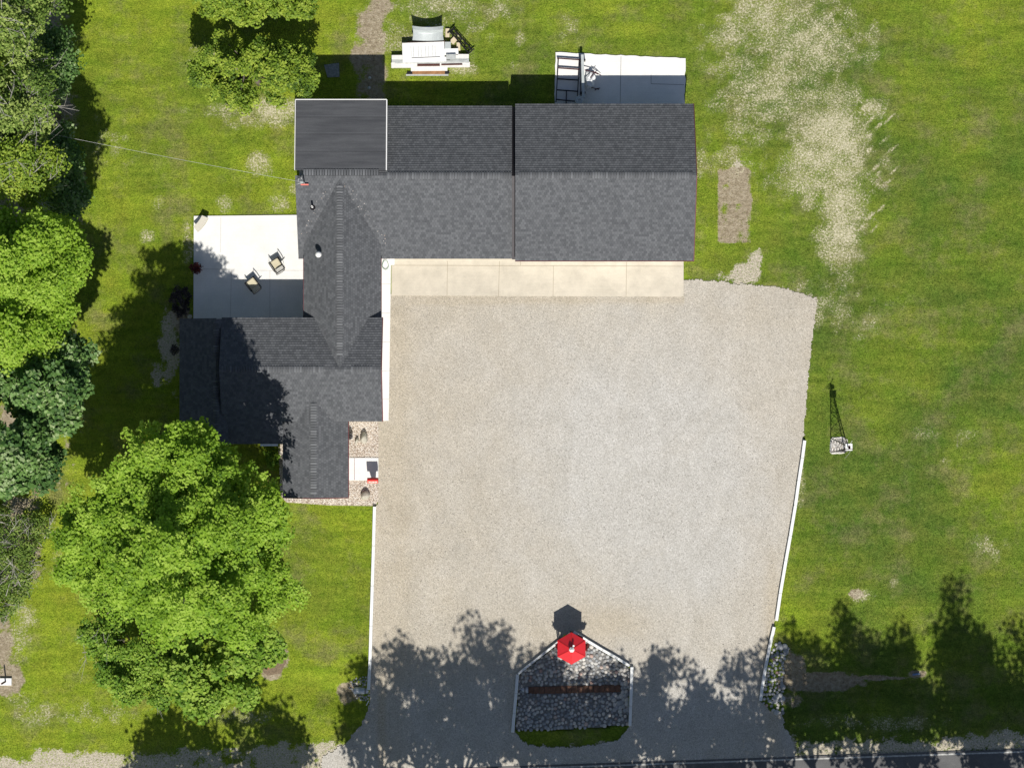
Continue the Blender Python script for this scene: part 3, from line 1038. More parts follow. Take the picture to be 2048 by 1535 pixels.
# main middle block
hm_e, hm_r = 2.15, 4.25
rm = MB()
NE, SE = P(1025, 212, hm_e), P(1025, 517, hm_e)
RE = P(1024, 351, hm_r)
xE = 0.0
NWx, RWx = P(773, 212, hm_e)[0], P(590, 351, hm_r)[0]
roof_slope(rm, (NWx - .3, NE[1], hm_e), (xE, NE[1], hm_e), (xE, RE[1], hm_r), (NWx - .3, RE[1], hm_r))
xW = P(590, 351, hm_r)[0]
roof_slope(rm, (xW, SE[1], hm_e), (xE, SE[1], hm_e), (xE, RE[1], hm_r), (xW, RE[1], hm_r), off=3.1)
rm.build('roof', M['shingle'], house)
ridge_cap((P(775, 351, hm_r)[0], RE[1], hm_r), (xE - .02, RE[1], hm_r))
# raised black membrane roof at the back
xs0, xs1 = P(592, 200, 3.9)[0], P(772.5, 200, 3.9)[0]
yS = P(700, 340, 4.32)[1]
yN = P(700, 200, 3.9)[1]
sh = MB()
roof_slope(sh, (xs0, yN, 3.9), (xs1, yN, 3.9), (xs1, yS, 4.33), (xs0, yS, 4.33), .2, lift=.001)
sh.build('flat_roof', M['membrane'], house)
MB().bar(H((xs0 - .03, yN + .02, 3.86)), H((xs1 + .03, yN + .02, 3.86)), .045, .16).build('drip_edge', M['white'], house)
MB().bar(H((xs1 + .03, yN, 3.87)), H((xs1 + .03, yS, 4.30)), .055, .16).build('drip_edge', M['white'], house)
MB().bar(H((xs0 - .03, yN, 3.87)), H((xs0 - .03, yS, 4.30)), .035, .16).build('drip_edge', M['white'], house)
ridge_cap((P(607, 340, 4.34)[0], yS - .12, 4.36), (P(760, 340, 4.34)[0], yS - .12, 4.36), .34, .25)
# garage
hg_e, hg_r = 2.55, 4.67
gx0, gx1 = P(1030.5, 350, hg_r)[0], P(1393, 350, hg_r)[0]
gN, gS, gR = P(1200, 208, hg_e)[1], P(1200, 521, hg_e)[1], P(1200, 350, hg_r)[1]
rg = MB()
roof_slope(rg, (gx0, gN, hg_e), (gx1, gN, hg_e), (gx1, gR, hg_r), (gx0, gR, hg_r), off=1.3)
roof_slope(rg, (gx0, gS, hg_e), (gx1, gS, hg_e), (gx1, gR, hg_r), (gx0, gR, hg_r), off=4.2)
rg.build('roof', M['shingle'], house)
ridge_cap((gx0 + .22, gR, hg_r), (gx1 - .12, gR, hg_r))
fx = (xE + gx0 + .1) / 2  # black strip put in for the shade in the gap between the roofs
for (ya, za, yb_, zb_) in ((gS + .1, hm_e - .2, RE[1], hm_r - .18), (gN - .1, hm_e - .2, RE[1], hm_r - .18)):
    MB().bar(H((fx, ya, za)), H((fx, yb_, zb_)), gx0 + .1 - xE, .05).build('gap_shade_strip', M['black'], house)
# central wing, ridge north-south
hw_e, hw_r = 2.5, 4.17
wR = P(679, 500, hw_r)[0]
wW, wE = P(608, 560, hw_e)[0], P(761.5, 560, hw_e)[0]
wN, wS = P(679, 357, hw_r)[1], P(679, 736, hw_r)[1]
rw = MB()
roof_slope(rw, (wW, wS + .0, hw_e), (wW, wN, hw_e), (wR, wN, hw_r), (wR, wS, hw_r), off=.7)
roof_slope(rw, (wE, wS + .0, hw_e), (wE, wN, hw_e), (wR, wN, hw_r), (wR, wS, hw_r), off=2.3)
rw.build('roof', M['shingle'], house)
ridge_cap((wR, P(679, 371, hw_r)[1], hw_r), (wR, P(679, 716, hw_r)[1], hw_r), .33, .75)
# south block, ridge east-west
hs_e, hs_r = 3.0, 4.19
sN, sS, sR = P(600, 635, hs_e)[1], P(600, 842, hs_e)[1], P(600, 738, hs_r)[1]
sW_, sE_ = P(438, 738, hs_r)[0], P(762, 738, hs_r)[0]
rs = MB()
roof_slope(rs, (sW_, sN, hs_e), (sE_, sN, hs_e), (sE_, sR, hs_r), (sW_, sR, hs_r), off=.4)
k_ = (hs_r - hs_e) / (sR - sS)
roof_slope(rs, (sW_, sS, hs_e), (sE_, sS, hs_e), (sE_, sR, hs_r), (sW_, sR, hs_r), off=.9)
rs.build('roof', M['shingle'], house)
yP = P(500, 887, 2.5)[1]
xP = P(567, 887, 2.5)[0]
rp_ = MB()
roof_slope(rp_, (sW_, yP, hs_e - (sS - yP) * k_), (xP, yP, hs_e - (sS - yP) * k_), (xP, sS, hs_e), (sW_, sS, hs_e), off=.9)
rp_.build('porch_roof', M['shingle'], house)
ridge_cap((P(443, 738, hs_r)[0], sR, hs_r), (P(649, 738, hs_r)[0], sR, hs_r), .34, .4)
ridge_cap((P(702, 738, hs_r)[0], sR, hs_r), (P(747, 738, hs_r)[0], sR, hs_r), .34, .4)
# west lean-to
hl_e, hl_r = 2.3, 3.35
lW, lR = P(359.5, 700, hl_e)[0], P(432, 700, hl_r)[0]
lN, lS = P(400, 636, hl_r)[1], P(400, 890, hl_e)[1]
rl = MB()
roof_slope(rl, (lW, lS, hl_e), (lW, lN, hl_e), (lR, lN, hl_r), (lR, lS, hl_r), off=.2)
roof_slope(rl, (lR + .6, lS, hl_r - .45), (lR + .6, lN - .03, hl_r - .45), (lR, lN - .03, hl_r), (lR, lS, hl_r), off=.2)
rl.build('roof', M['shingle'], house)
ridge_cap((lR, P(432, 642, hl_r)[1], hl_r), (lR, P(432, 713, hl_r)[1], hl_r), .30, .5)
ridge_cap((lR, P(432, 760, hl_r)[1], hl_r), (lR, P(432, 880, hl_r)[1], hl_r), .30, .5)
# small south wing
hq_e, hq_r = 2.6, 3.5
qW, qE, qR = P(566, 900, hq_e)[0], P(696, 900, hq_e)[0], P(627, 900, hq_r)[0]
qS, qN = P(627, 994, hq_e)[1], P(627, 795, hq_r)[1]
rq = MB()
roof_slope(rq, (qW, qS, hq_e), (qW, qN - .3, hq_e), (qR, qN, hq_r), (qR, qS, hq_r), off=.2)
roof_slope(rq, (qE, qS, hq_e), (qE, qN - .3, hq_e), (qR, qN, hq_r), (qR, qS, hq_r), off=1.2)
rq.build('roof', M['shingle'], house)
ridge_cap((qR, P(627, 806, hq_r)[1], hq_r), (qR, qS + .08, hq_r), .33, .5)

# walls
def wall_box(x0, x1, y0, y1, h, z0=-.1):
    return MB().box(H(((x0 + x1) / 2, (y0 + y1) / 2, (h + z0) / 2)), (abs(x1 - x0), abs(y1 - y0), h - z0))


def wall_gable(x0, x1, y0, y1, he, hr, axis):
    """walls with gable triangles; axis is the ridge direction"""
    b_ = MB()
    if axis == 'x':
        ym = (y0 + y1) / 2
        prof = [(y0, -.1), (y1, -.1), (y1, he), (ym, hr), (y0, he)]
        vs = [H((x, p[0], p[1])) for x in (x0, x1) for p in prof]
    else:
        xm = (x0 + x1) / 2
        prof = [(x0, -.1), (x1, -.1), (x1, he), (xm, hr), (x0, he)]
        vs = [H((p[0], y, p[1])) for y in (y0, y1) for p in prof]
    n_ = 5
    b_.add(vs, [(0, 1, 2, 3, 4), (9, 8, 7, 6, 5)] + [(i, 5 + i, 5 + (i + 1) % 5, (i + 1) % 5) for i in range(5)])
    return b_


ov = .35
wall_gable(xW + .2, xE - .02, SE[1] + ov, NE[1] - ov, hm_e + .0, hm_r - .17, 'x').build('wall', M['siding'], house)
wall_box(xs0 + .15, xs1 - .15, yS - .4, yN - .12, 3.62).build('wall', M['siding'], house)
wall_gable(gx0 + .12, gx1 - .3, gS + ov, gN - ov, hg_e, hg_r - .17, 'x').build('wall', M['siding'], house)
wall_gable(wW + ov, wE - ov, sN, SE[1] + .3, hw_e + .1, hw_r - .3, 'y').build('wall', M['siding'], house)
wall_gable(sW_ + .15, sE_ - .3, sS + ov, sN - ov, hs_e - .02, hs_r - .17, 'x').build('wall', M['siding'], house)
wall_box(lW + .3, sW_ + .1, lS + .3, lN - .2, 2.2).build('wall', M['siding'], house)
wall_gable(qW + .3, qE - .3, qS + .25, sS + .5, hq_e - .02, hq_r - .17, 'y').build('wall', M['siding'], house)
# trim at the edges of the roofs
strip((xW, SE[1] + .02, hm_e - .09), (xE, SE[1] + .02, hm_e - .09), .05, .16, M['redtrim'])
strip((gx0, gS - .02, hg_e - .09), (gx1, gS - .02, hg_e - .09), .05, .16, M['redtrim'])
strip((wE + .02, sN, hw_e - .09), (wE + .02, SE[1], hw_e - .09), .05, .16, M['redtrim'])
strip((wW - .02, sN, hw_e - .09), (wW - .02, SE[1], hw_e - .09), .05, .16, M['redtrim'])
strip((sE_ + .02, sN, hs_e - .09), (sE_ + .02, sR, hs_r - .09), .05, .16, M['redtrim'])
strip((sE_ + .02, sS, hs_e - .09), (sE_ + .02, sR, hs_r - .09), .05, .16, M['redtrim'])
strip((qE + .02, qS, hq_e - .09), (qE + .02, sS, hq_e - .09), .05, .16, M['redtrim'])
strip((qW, qS - .02, hq_e - .08), (qR, qS - .02, hq_r - .08), .05, .16, M['redtrim'])
strip((qE, qS - .02, hq_e - .08), (qR, qS - .02, hq_r - .08), .05, .16, M['redtrim'])
strip((gx1 + .02, gN, hg_e - .09), (gx1 + .02, gR, hg_r - .09), .05, .16, M['redtrim'])
strip((gx1 + .02, gS, hg_e - .09), (gx1 + .02, gR, hg_r - .09), .05, .16, M['redtrim'])
strip((P(521, 889, 2.4)[0], yP - .06, 2.42), (P(556, 889, 2.4)[0], yP - .06, 2.42), .13, .12, M['white'], 'gutter')
# garage doors, doors and windows (seen only from the side)
for cx2 in (2.3, 5.6, 8.2):
    d_ = MB()
    for k in range(4):
        d_.box(H((gx0 + cx2, gS + ov - .03, .32 + k * .53)), (2.3, .06, .50))
    dd = d_.build('garage_door', M['white'], house)
    MB().bar(H((gx0 + cx2 - .12, gS + ov - .09, .5)), H((gx0 + cx2 + .12, gS + ov - .09, .5)), .03).build('handle', M['black'], dd)


def window(cx2, cy2, cz, w_, h_, axis):
    d = (w_, .06, h_) if axis == 'x' else (.06, w_, h_)
    f_ = MB()
    for s_ in (-1, 1):
        if axis == 'x':
            f_.box(H((cx2 + s_ * w_ / 2, cy2, cz)), (.07, .09, h_ + .07))
            f_.box(H((cx2, cy2, cz + s_ * h_ / 2)), (w_ - .07, .088, .07))
        else:
            f_.box(H((cx2, cy2 + s_ * w_ / 2, cz)), (.09, .07, h_ + .07))
            f_.box(H((cx2, cy2, cz + s_ * h_ / 2)), (.088, w_ - .07, .07))
    fo = f_.build('window', M['white'], house)
    MB().box(H((cx2, cy2, cz)), (w_ - .07, .05, h_ - .07) if axis == 'x' else (.05, w_ - .07, h_ - .07)).build('pane', M['glass'], fo)


for xx in (-6.0, -3.2):
    window(xx, SE[1] + ov - .02, 1.4, 1.2, 1.0, 'x')
window(wE - ov + .02, -.5 + 4.5, 1.4, 1.2, 1.1, 'y')
window(wE - ov + .02, 5.6, 1.4, 1.0, 1.1, 'y')
window(wW + ov - .02, 5.2, 1.3, 1.6, 1.3, 'y')
window(sE_ - .28, sR, 1.5, 1.4, 1.1, 'y')
window((qW + qE) / 2, qS + .23, 1.5, 1.2, 1.1, 'x')
window(gx0 + 3, gN - ov + .02, 1.5, 1.0, .8, 'x')
window(gx0 - 3, NE[1] - ov + .02, 1.4, 1.0, .8, 'x')
dr = MB().box(H((qE - .28, P(0, 938)[1], 1.12)), (.06, .95, 2.05)).build('door', M['red2'], house)
MB().box(H((qE - .24, P(0, 938)[1] - .36, 1.05)), (.08, .05, .05)).build('handle', M['black'], dr)


# vents on the roofs
def roof_h_main(y):
    return hm_r - (RE[1] - y) * (hm_r - hm_e) / (RE[1] - SE[1])


vp = P(623, 413, 4.0)
zb = roof_h_main(vp[1])
vo = MB()
vo.lathe([(.055, -.1), (.055, .62), (.045, .62), (.04, .3)], 14, H((vp[0] + .02, vp[1], zb)))
vo.build('vent_pipe', M['white'], house, smooth=True)
fl = MB().lathe([(.16, -.03), (.14, .05), (.075, .14), (.06, .14)], 16, H((vp[0] + .02, vp[1], zb + .03))).build('flashing', M['black'], house)
wp_ = P(636, 508, 4.0)
zb = hw_r - abs(wp_[0] - wR) * (hw_r - hw_e) / abs(wR - wW)
MB().lathe([(.09, -.2), (.09, .42), (.085, .42)], 14, H((wp_[0], wp_[1], zb))).build('flue', M['galv'], house)
MB().lathe([(.10, .40), (.17, .44), (.17, .52), (.10, .62), (.02, .64)], 18, H((wp_[0], wp_[1], zb))).build('flue_cap', M['white'], house, smooth=True)
mp_ = P(609, 366, 4.3)
zb = roof_h_main(mp_[1])
mast = MB().tube([H((mp_[0] - .02, mp_[1], zb - .1)), H((mp_[0] - .02, mp_[1], zb + .85))], .035, 10).build('service_mast', M['galv'], house)
MB().tube([H((mp_[0] - .02, mp_[1], zb + .84)), H((mp_[0] - .05, mp_[1] - .02, zb + .98)), H((mp_[0] - .14, mp_[1], zb + .93))], .06, 10).build('weatherhead', M['galv'], mast)
MB().box(H((mp_[0] + .0, mp_[1] - .08, zb + .16)), (.42, .07, .05)).build('cross_bar', M['redlight'], mast)
lp_ = MB()
for k in range(3):
    a = random.uniform(0, 1)
    pts_ = [H((mp_[0] - .12 - .25 * t_ + .06 * math.sin(6 * t_ + k), mp_[1] + .25 - .55 * abs(math.sin(t_ * 2.4 + k * .7)) * .6, zb + .9 - .5 * t_)) for t_ in np.linspace(0, 1, 9)]
    lp_.tube(pts_, .012, 6)
lp_.build('drip_loop', M['cable'], mast)

# overhead service cable from the trees to the mast
a = Vector(P(-70, 232, 7.0))
b = Vector((mp_[0] - .1, mp_[1], zb + .93))
pts_ = []
for i in range(41):
    t_ = i / 40
    p = a.lerp(b, t_)
    p.z -= 1.15 * 4 * t_ * (1 - t_)
    pts_.append(p)
cb = MB().tube(pts_, .0065, 6)
co = cb.build('power_cable', M['cable'])
tag(co, 'pale overhead service cable running from the west trees to the roof mast', 'cable')
po = thing('utility_pole', 'wooden utility pole hidden in the western tree line', 'pole', (a.x, a.y, 0))
MB().tube([(0, 0, -.2), (0, 0, 7.6)], .14, 12, .1).build('pole', M['bark'], po)
MB().bar((-.7, 0, 7.2), (.7, 0, 7.2), .09, .11).build('crossarm', M['bark'], po)

# petals on the shingles along the valleys
ptx = []
for k in range(60):
    t_ = random.random() ** .8
    sgn = random.choice((-1, 1, 1))
    px_ = 679 + sgn * (8 + t_ * 80) + random.gauss(0, 5)
    py_ = 357 + t_ * 125 + random.gauss(0, 6)
    if not 598 < px_ < 785:
        continue
    ptx.append((px_, py_))
ptx = np.array(ptx)
pw = np.array([P(x, y, 4.0)[:2] for x, y in ptx])
zz = np.maximum(hm_r - (RE[1] - pw[:, 1]) * (hm_r - hm_e) / (RE[1] - SE[1]), np.where((pw[:, 0] > wW) & (pw[:, 0] < wE), hw_r - np.abs(pw[:, 0] - wR) * (hw_r - hw_e) / abs(wR - wW), 0)) + .012
n = len(pw)
rr = RNG.uniform(.012, .034, n)
o = scatter('fallen_petals', tv1, tf1, np.stack([pw[:, 0], pw[:, 1], zz], 1), np.stack([rr, rr * .8, rr * .35], 1), RNG.uniform(0, 6.28, n), RNG.random(n), M['petal'])
tag(o, 'tiny pale petals caught in the roof valleys', 'petals', kind='stuff')


# ------------------------------------------------------------------ rails round the drive
def rail(label, pts_px, z=.16, w_=.17, h_=.17, group='white rails edging the drive'):
    ax, ay = W(*pts_px[0])
    t_ = thing('edge_rail', label, 'rail', (ax, ay, 0), 0, group)
    L = [(W(*p)[0] - ax, W(*p)[1] - ay) for p in pts_px]
    for i in range(len(L) - 1):
        a_, b_ = Vector((*L[i], z)), Vector((*L[i + 1], z))
        MB().bar(a_, b_ - (b_ - a_).normalized() * .012, w_, h_).build('beam', M['rail'], t_, bevel=.018)
        for q in (.12, .88):
            p = a_.lerp(b_, q)
            MB().box((p.x, p.y, z / 2 - .15), (.09, .09, z + .1)).build('post', M['bark'], t_)
    return t_


rail('white rail along the left edge of the drive, from pebble bed to steel pipe', [(749.5, 1012), (747.5, 1090), (745, 1170), (742.5, 1250), (740.5, 1320), (737.5, 1378)])
rail('upper white rail on the right edge of the drive opposite the windmill', [(1608.5, 880), (1604, 915), (1597, 960), (1590, 1010), (1580, 1070), (1571, 1120), (1560, 1185), (1552, 1240)])
rail('lower white rail on the right edge of the drive above the stone bank', [(1547.5, 1252), (1540, 1285), (1531, 1330), (1524, 1370), (1520.5, 1400)])
rail('white rail on the left side of the stone island', [(1035, 1347), (1032, 1385), (1028.5, 1425), (1025, 1463)])
rail('white rail on the right side of the stone island', [(1263.5, 1332), (1262.5, 1370), (1261, 1410), (1259.5, 1450)])
rail('slanting white rail from the island top down to its left shoulder', [(1143, 1263), (1118, 1281), (1090, 1303), (1062, 1325), (1036, 1346)], w_=.12)
rail('slanting white rail from the island top down to its right shoulder', [(1147, 1262), (1175, 1280), (1205, 1298), (1235, 1315), (1259, 1330)], w_=.15)

# ------------------------------------------------------------------ leaves
def leaf_cloud(C, R, n_per, size, seed, flat=.55, up=.7, clump_tint=None, tlo=.15, thi=.85, shape='star'):
    """leaves in clumps: C (k,3) centres, R (k,) radii"""
    r = np.random.default_rng(seed)
    k = len(C)
    cnt = np.maximum(3, (n_per * (R / R.mean()) ** 2).astype(int))
    ids = np.repeat(np.arange(k), cnt)
    n = len(ids)
    d = r.normal(size=(n, 3))
    d /= np.linalg.norm(d, axis=1)[:, None]
    rad = r.random(n) ** .5
    ppos = C[ids] + d * (R[ids] * rad)[:, None] * np.array([1, 1, flat])
    nrm = r.normal(size=(n, 3)) * (1 - up) + np.array([0, -.15, 1]) * up + d * .35
    nrm /= np.linalg.norm(nrm, axis=1)[:, None]
    ref = r.normal(size=(n, 3))
    u = np.cross(nrm, ref)
    u /= np.linalg.norm(u, axis=1)[:, None]
    v = np.cross(nrm, u)
    s = size * r.uniform(.65, 1.25, n)[:, None]
    # 4-corner leaf, bent along its midrib
    a = ppos + u * s * .55
    b_ = ppos + v * s * .38 + nrm * s * .10
    c = ppos - u * s * .45
    e = ppos - v * s * .38 + nrm * s * .10
    V = np.stack([a, b_, c, e], 1).reshape(-1, 3)
    Fq = np.arange(4 * n).reshape(n, 4)
    ct = clump_tint if clump_tint is not None else r.uniform(tlo, thi, k)
    t_ = np.clip(ct[ids] + r.normal(0, .13, n), 0, 1)
    return V, Fq, np.repeat(t_, 4)


def crown_points(blobs_, k, seed, shell=.35, lobe=0.0):
    """clump centres inside the ellipsoids, most near their surfaces; with lobe > 0 they gather on boughs of that radius"""
    if lobe:
        m_ = max(6, k // 13)
        L_ = crown_points(blobs_, m_, seed + 5, .72)
        r = np.random.default_rng(seed + 6)
        ids = r.integers(0, len(L_), k)
        LR = lobe * r.uniform(.65, 1.35, len(L_))
        d = r.normal(size=(k, 3))
        d /= np.linalg.norm(d, axis=1)[:, None]
        d[:, 2] = np.where(d[:, 2] < 0, -d[:, 2] * .5, d[:, 2])
        return L_[ids] + d * LR[ids][:, None] * np.array([1, 1, .55]) * (r.random(k) ** .4)[:, None]
    r = np.random.default_rng(seed)
    vol = np.array([(b[3] * b[4] * b[5]) ** (2 / 3) for b in blobs_])
    vol = vol * np.array([b[6] if len(b) > 6 else 1.0 for b in blobs_])
    cnt = np.maximum(2, (k * vol / vol.sum()).astype(int))
    out = []
    for b, c in zip(blobs_, cnt):
        d = r.normal(size=(c, 3))
        d[:, 2] = np.where(d[:, 2] < -.2, -d[:, 2] * .6, d[:, 2])
        d /= np.linalg.norm(d, axis=1)[:, None]
        rad = (shell + (1 - shell) * r.random(c)) ** .5
        ph = np.arctan2(d[:, 1], d[:, 0])
        wob = 1 + .13 * np.sin(ph * 3 + b[0] * 5) + .09 * np.sin(ph * 7 + b[1] * 3) + .06 * np.sin(d[:, 2] * 9 + ph * 4)
        out.append(np.array(b[:3]) + d * np.array(b[3:6]) * (rad * wob)[:, None])
    return np.concatenate(out)


def tree(label, gx_, gy_, blobs_, clumps, per, size, mat, seed, cr=.55, trunk=.2, name='tree', cat='tree', group=None, bark='bark', limbs=26, twigs=0, flat=.6, up=.7, shell=.35, tl=.15, th=.85, stems=1, zfloor=.3, lobe=0.0, fill=0):
    t_ = thing(name, label, cat, (gx_, gy_, 0), 0, group)
    C = crown_points(blobs_, clumps, seed, shell, lobe)
    C[:, 2] = np.maximum(C[:, 2], zfloor)
    r = np.random.default_rng(seed + 1)
    if fill:
        C = np.concatenate([C, crown_points([(b[0], b[1], b[2] - .5, b[3] * .88, b[4] * .88, b[5] * .8) for b in blobs_], fill, seed + 9, .2)])
        C[:, 2] = np.maximum(C[:, 2], zfloor)
    R = cr * r.uniform(.6, 1.35, len(C))
    zmin, zmax = C[:, 2].min(), C[:, 2].max()
    ct = r.uniform(tl, th, len(C))
    ct = np.clip(ct + (vnoise(C[:, 0], C[:, 1], 2.2, 2) - .5) * .5, 0, 1)
    V, Fq, tt = leaf_cloud(C, R, per, size, seed + 2, flat=flat, up=up, clump_tint=ct)
    V[:, 2] = np.maximum(V[:, 2], .03)
    big_mesh('crown', V, Fq, M[mat], t_, {'tint': tt})
    # trunk and limbs
    mb = MB()
    top = C[np.argmax(C[:, 2])]
    fork = Vector((C[:, 0].mean() * .5, C[:, 1].mean() * .5, max(zmin * .8, zmax * .28)))
    for s_ in range(stems):
        base = Vector((r.uniform(-.4, .4) * (stems > 1), r.uniform(-.4, .4) * (stems > 1), -.15))
        f2 = fork + Vector((r.uniform(-.6, .6) * (stems > 1), r.uniform(-.6, .6) * (stems > 1), 0))
        mb.tube([base, base.lerp(f2, .5) + Vector((r.normal(0, .06), r.normal(0, .06), 0)), f2], trunk, 10, trunk * .75)
        mb.tube([f2, f2.lerp(Vector(top), .5), Vector(top)], trunk * .75, 8, .03)
    pick = r.choice(len(C), min(limbs, len(C)), replace=False)
    for i in pick:
        c = Vector(C[i])
        q = fork.lerp(Vector(top), float(r.uniform(0, .45)))
        m_ = q.lerp(c, .5) + Vector((r.normal(0, .25), r.normal(0, .25), -.1 * (c - q).length))
        mb.tube([q, m_, c], trunk * .42, 6, .02)
    mb.build('trunk', M[bark], t_, smooth=True)
    if twigs:
        tw = MB()
        for i in r.choice(len(C), twigs):
            c = Vector(C[i])
            d = Vector((r.normal(), r.normal(), abs(r.normal()) * .7)).normalized()
            L = r.uniform(.6, 1.6)
            e1 = c + d * L
            tw.tube([c - d * L * .5, c + d * L * .3 + Vector((r.normal(0, .1), r.normal(0, .1), 0)), e1], .022, 4, .006)
            for q in range(3):
                a_ = c.lerp(e1, r.uniform(.1, .9))
                tw.tube([a_, a_ + (d + Vector((r.normal(0, .7), r.normal(0, .7), .1))) * L * .4], .012, 3, .004)
        tw.build('twigs', M['palebark'], t_)
    return t_


def at(px, py, h):
    """ground x, y beneath a crown seen at pixel px, py with its middle h up"""
    p = P(px, py, h)
    return p[0], p[1]


def px_m(d, h):
    return d / PPM * (CAM_H - h) / CAM_H


# the great maple
mx_, my_ = at(372, 1100, 11)
SHR = [1.0, 13]      # the boughs add their own radius


def bl(px, py, h, rx, ry, rz, ox, oy):
    p = P(px, py, h)
    return (p[0] - ox, p[1] - oy, h, px_m(rx * SHR[0] - SHR[1], h), px_m(ry * SHR[0] - SHR[1], h), rz)


B = [bl(370, 1095, 11.5, 165, 165, 4.4, mx_, my_), bl(270, 1010, 11, 105, 90, 3.2, mx_, my_), bl(470, 1000, 10.5, 100, 95, 3.2, mx_, my_),
     bl(395, 895, 10.5, 105, 66, 3.0, mx_, my_), bl(385, 1040, 13, 110, 90, 2.4, mx_, my_), bl(175, 1080, 9, 60, 80, 2.2, mx_, my_), bl(225, 1120, 9.5, 80, 85, 2.6, mx_, my_), bl(510, 1140, 9.5, 85, 85, 2.8, mx_, my_),
     bl(340, 1210, 9.5, 110, 75, 2.8, mx_, my_), bl(455, 1215, 9.5, 90, 68, 2.4, mx_, my_), bl(180, 1150, 8, 50, 55, 1.8, mx_, my_), bl(330, 950, 12, 90, 70, 3.0, mx_, my_),
     bl(545, 1080, 8.5, 48, 50, 2.0, mx_, my_), bl(555, 1190, 8, 45, 45, 1.8, mx_, my_), bl(215, 1030, 9, 55, 60, 2.2, mx_, my_)]
tree('huge bright yellow green maple in front of the south wing', mx_, my_, B, 1500, 46, .17, 'leaf_maple', 101, cr=.42, lobe=.95, fill=1300, trunk=.42, limbs=60, shell=.45, tl=.35, th=1.0, flat=.42, up=.8, name='maple_tree')
SHR[1] = 2
x_, y_ = at(270, 1330, 4)
tree('loose olive shrub tree below the left half of the big maple', x_, y_, [bl(255, 1335, 3.8, 75, 55, 1.6, x_, y_), bl(215, 1290, 3.2, 42, 50, 1.3, x_, y_), bl(310, 1350, 3.6, 60, 50, 1.4, x_, y_)], 300, 44, .16, 'leaf_mid', 131, cr=.38, lobe=.6, fill=260, trunk=.12, twigs=14, name='small_tree', stems=3)
x_, y_ = at(450, 1340, 5)
tree('fresh green young tree below the right half of the big maple', x_, y_, [bl(440, 1345, 5, 85, 62, 2.0, x_, y_), bl(500, 1290, 4.5, 52, 50, 1.6, x_, y_), bl(415, 1390, 4.5, 50, 38, 1.3, x_, y_), bl(380, 1330, 4.2, 50, 50, 1.4, x_, y_)], 300, 46, .22, 'leaf_mid', 141, cr=.40, lobe=.75, fill=170, trunk=.14, name='small_tree', tl=.3, th=.95)

SHR[1] = 4
# two trees north of the house
x_, y_ = at(505, 150, 3.6)
tree('spreading olive green tree at the corner of the black flat roof', x_, y_, [bl(500, 150, 3.7, 108, 60, 1.6, x_, y_), bl(450, 125, 3.2, 62, 58, 1.4, x_, y_), bl(570, 140, 3.6, 58, 52, 1.4, x_, y_), bl(455, 185, 2.8, 50, 30, 1.0, x_, y_), bl(560, 105, 3.2, 55, 35, 1.2, x_, y_)], 560, 44, .14, 'leaf_olive', 151, cr=.32, lobe=.55, fill=90, trunk=.18, name='orchard_tree', tl=.1, th=1.0)
x_, y_ = at(520, -25, 4.5)
tree('green tree cut off by the top edge, north of the olive tree', x_, y_, [bl(515, -25, 4.6, 112, 70, 2.2, x_, y_), bl(450, 15, 4, 48, 30, 1.4, x_, y_), bl(590, 10, 4, 42, 32, 1.4, x_, y_)], 320, 52, .16, 'leaf_olive', 161, cr=.4, lobe=.7, fill=150, trunk=.2, name='orchard_tree', tl=.35, th=.95)

SHR[1] = 12
# western tree line
LINE = [
    ('grey green twiggy tree in the top left corner', 25, 30, 10, [(0, 0, 0, 92, 80, 3.5)], 'leaf_sage', 200, 40, .15, 60, .5),
    ('pale feathery tree with bare twigs below the corner tree', 40, 190, 10, [(0, 0, 0, 78, 80, 3.2), (10, 60, -1, 60, 50, 2.2)], 'leaf_sage', 200, 38, .15, 90, .5),
    ('thin yellow green tree with bare twigs where the cable meets the tree line', 45, 335, 9, [(0, 0, 0, 75, 70, 3.0), (-20, -40, 0, 50, 40, 2)], 'leaf_olive', 190, 45, .15, 60, .5),
    ('low dark green tree at the lawn edge beside the top left trees', 118, 120, 4, [(0, 0, 0, 34, 80, 1.8)], 'leaf_blue', 90, 40, .17, 0, .5),
    ('dark green bushy tree just above the bright maple of the tree line', 135, 330, 5, [(0, 0, 0, 38, 70, 2.0), (-10, 60, 0, 45, 40, 1.8)], 'leaf_blue', 130, 45, .17, 0, .5),
    ('brilliant lime green maple topping the west tree line', 65, 520, 10, [(0, 0, 0, 98, 95, 3.6), (45, -45, -1, 55, 52, 2.2), (50, 40, -1, 52, 50, 2.2)], 'leaf_maple', 320, 75, .18, 0, .55),
    ('second lime green maple overlapping the teal leaved tree', 35, 650, 9, [(0, 0, 0, 88, 82, 3.2), (65, -10, -1, 40, 50, 1.8)], 'leaf_maple', 230, 72, .18, 0, .55),
    ('glossy teal leaved tree below the two lime maples', 85, 790, 8, [(0, 0, 0, 88, 90, 3.2), (45, -70, -.5, 45, 45, 2)], 'leaf_blue', 260, 60, .24, 0, .55),
    ('second teal leaved tree, lower down and nearer the edge', 25, 910, 8, [(0, 0, 0, 88, 78, 3.0), (40, -30, 0, 50, 52, 2)], 'leaf_blue', 220, 60, .24, 0, .55),
]
for i, (lab, px_, py_, h_, bb, mt, k, per, ls, tw_, cr_) in enumerate(LINE):
    x_, y_ = at(px_, py_, h_)
    B = [bl(px_ + q[0], py_ + q[1], h_ + q[2], q[3], q[4], q[5], x_, y_) for q in bb]
    tree(lab, x_, y_, B, k, per, ls, mt, 300 + i * 10, cr=cr_, trunk=.18 if h_ > 6 else .1, twigs=tw_, name='tree', group='trees of the west tree line', limbs=22, tl=.2 if mt != 'leaf_maple' else .5, th=1.0, shell=.4, lobe=.8, fill=int(k * .8))
SHR[1] = 6
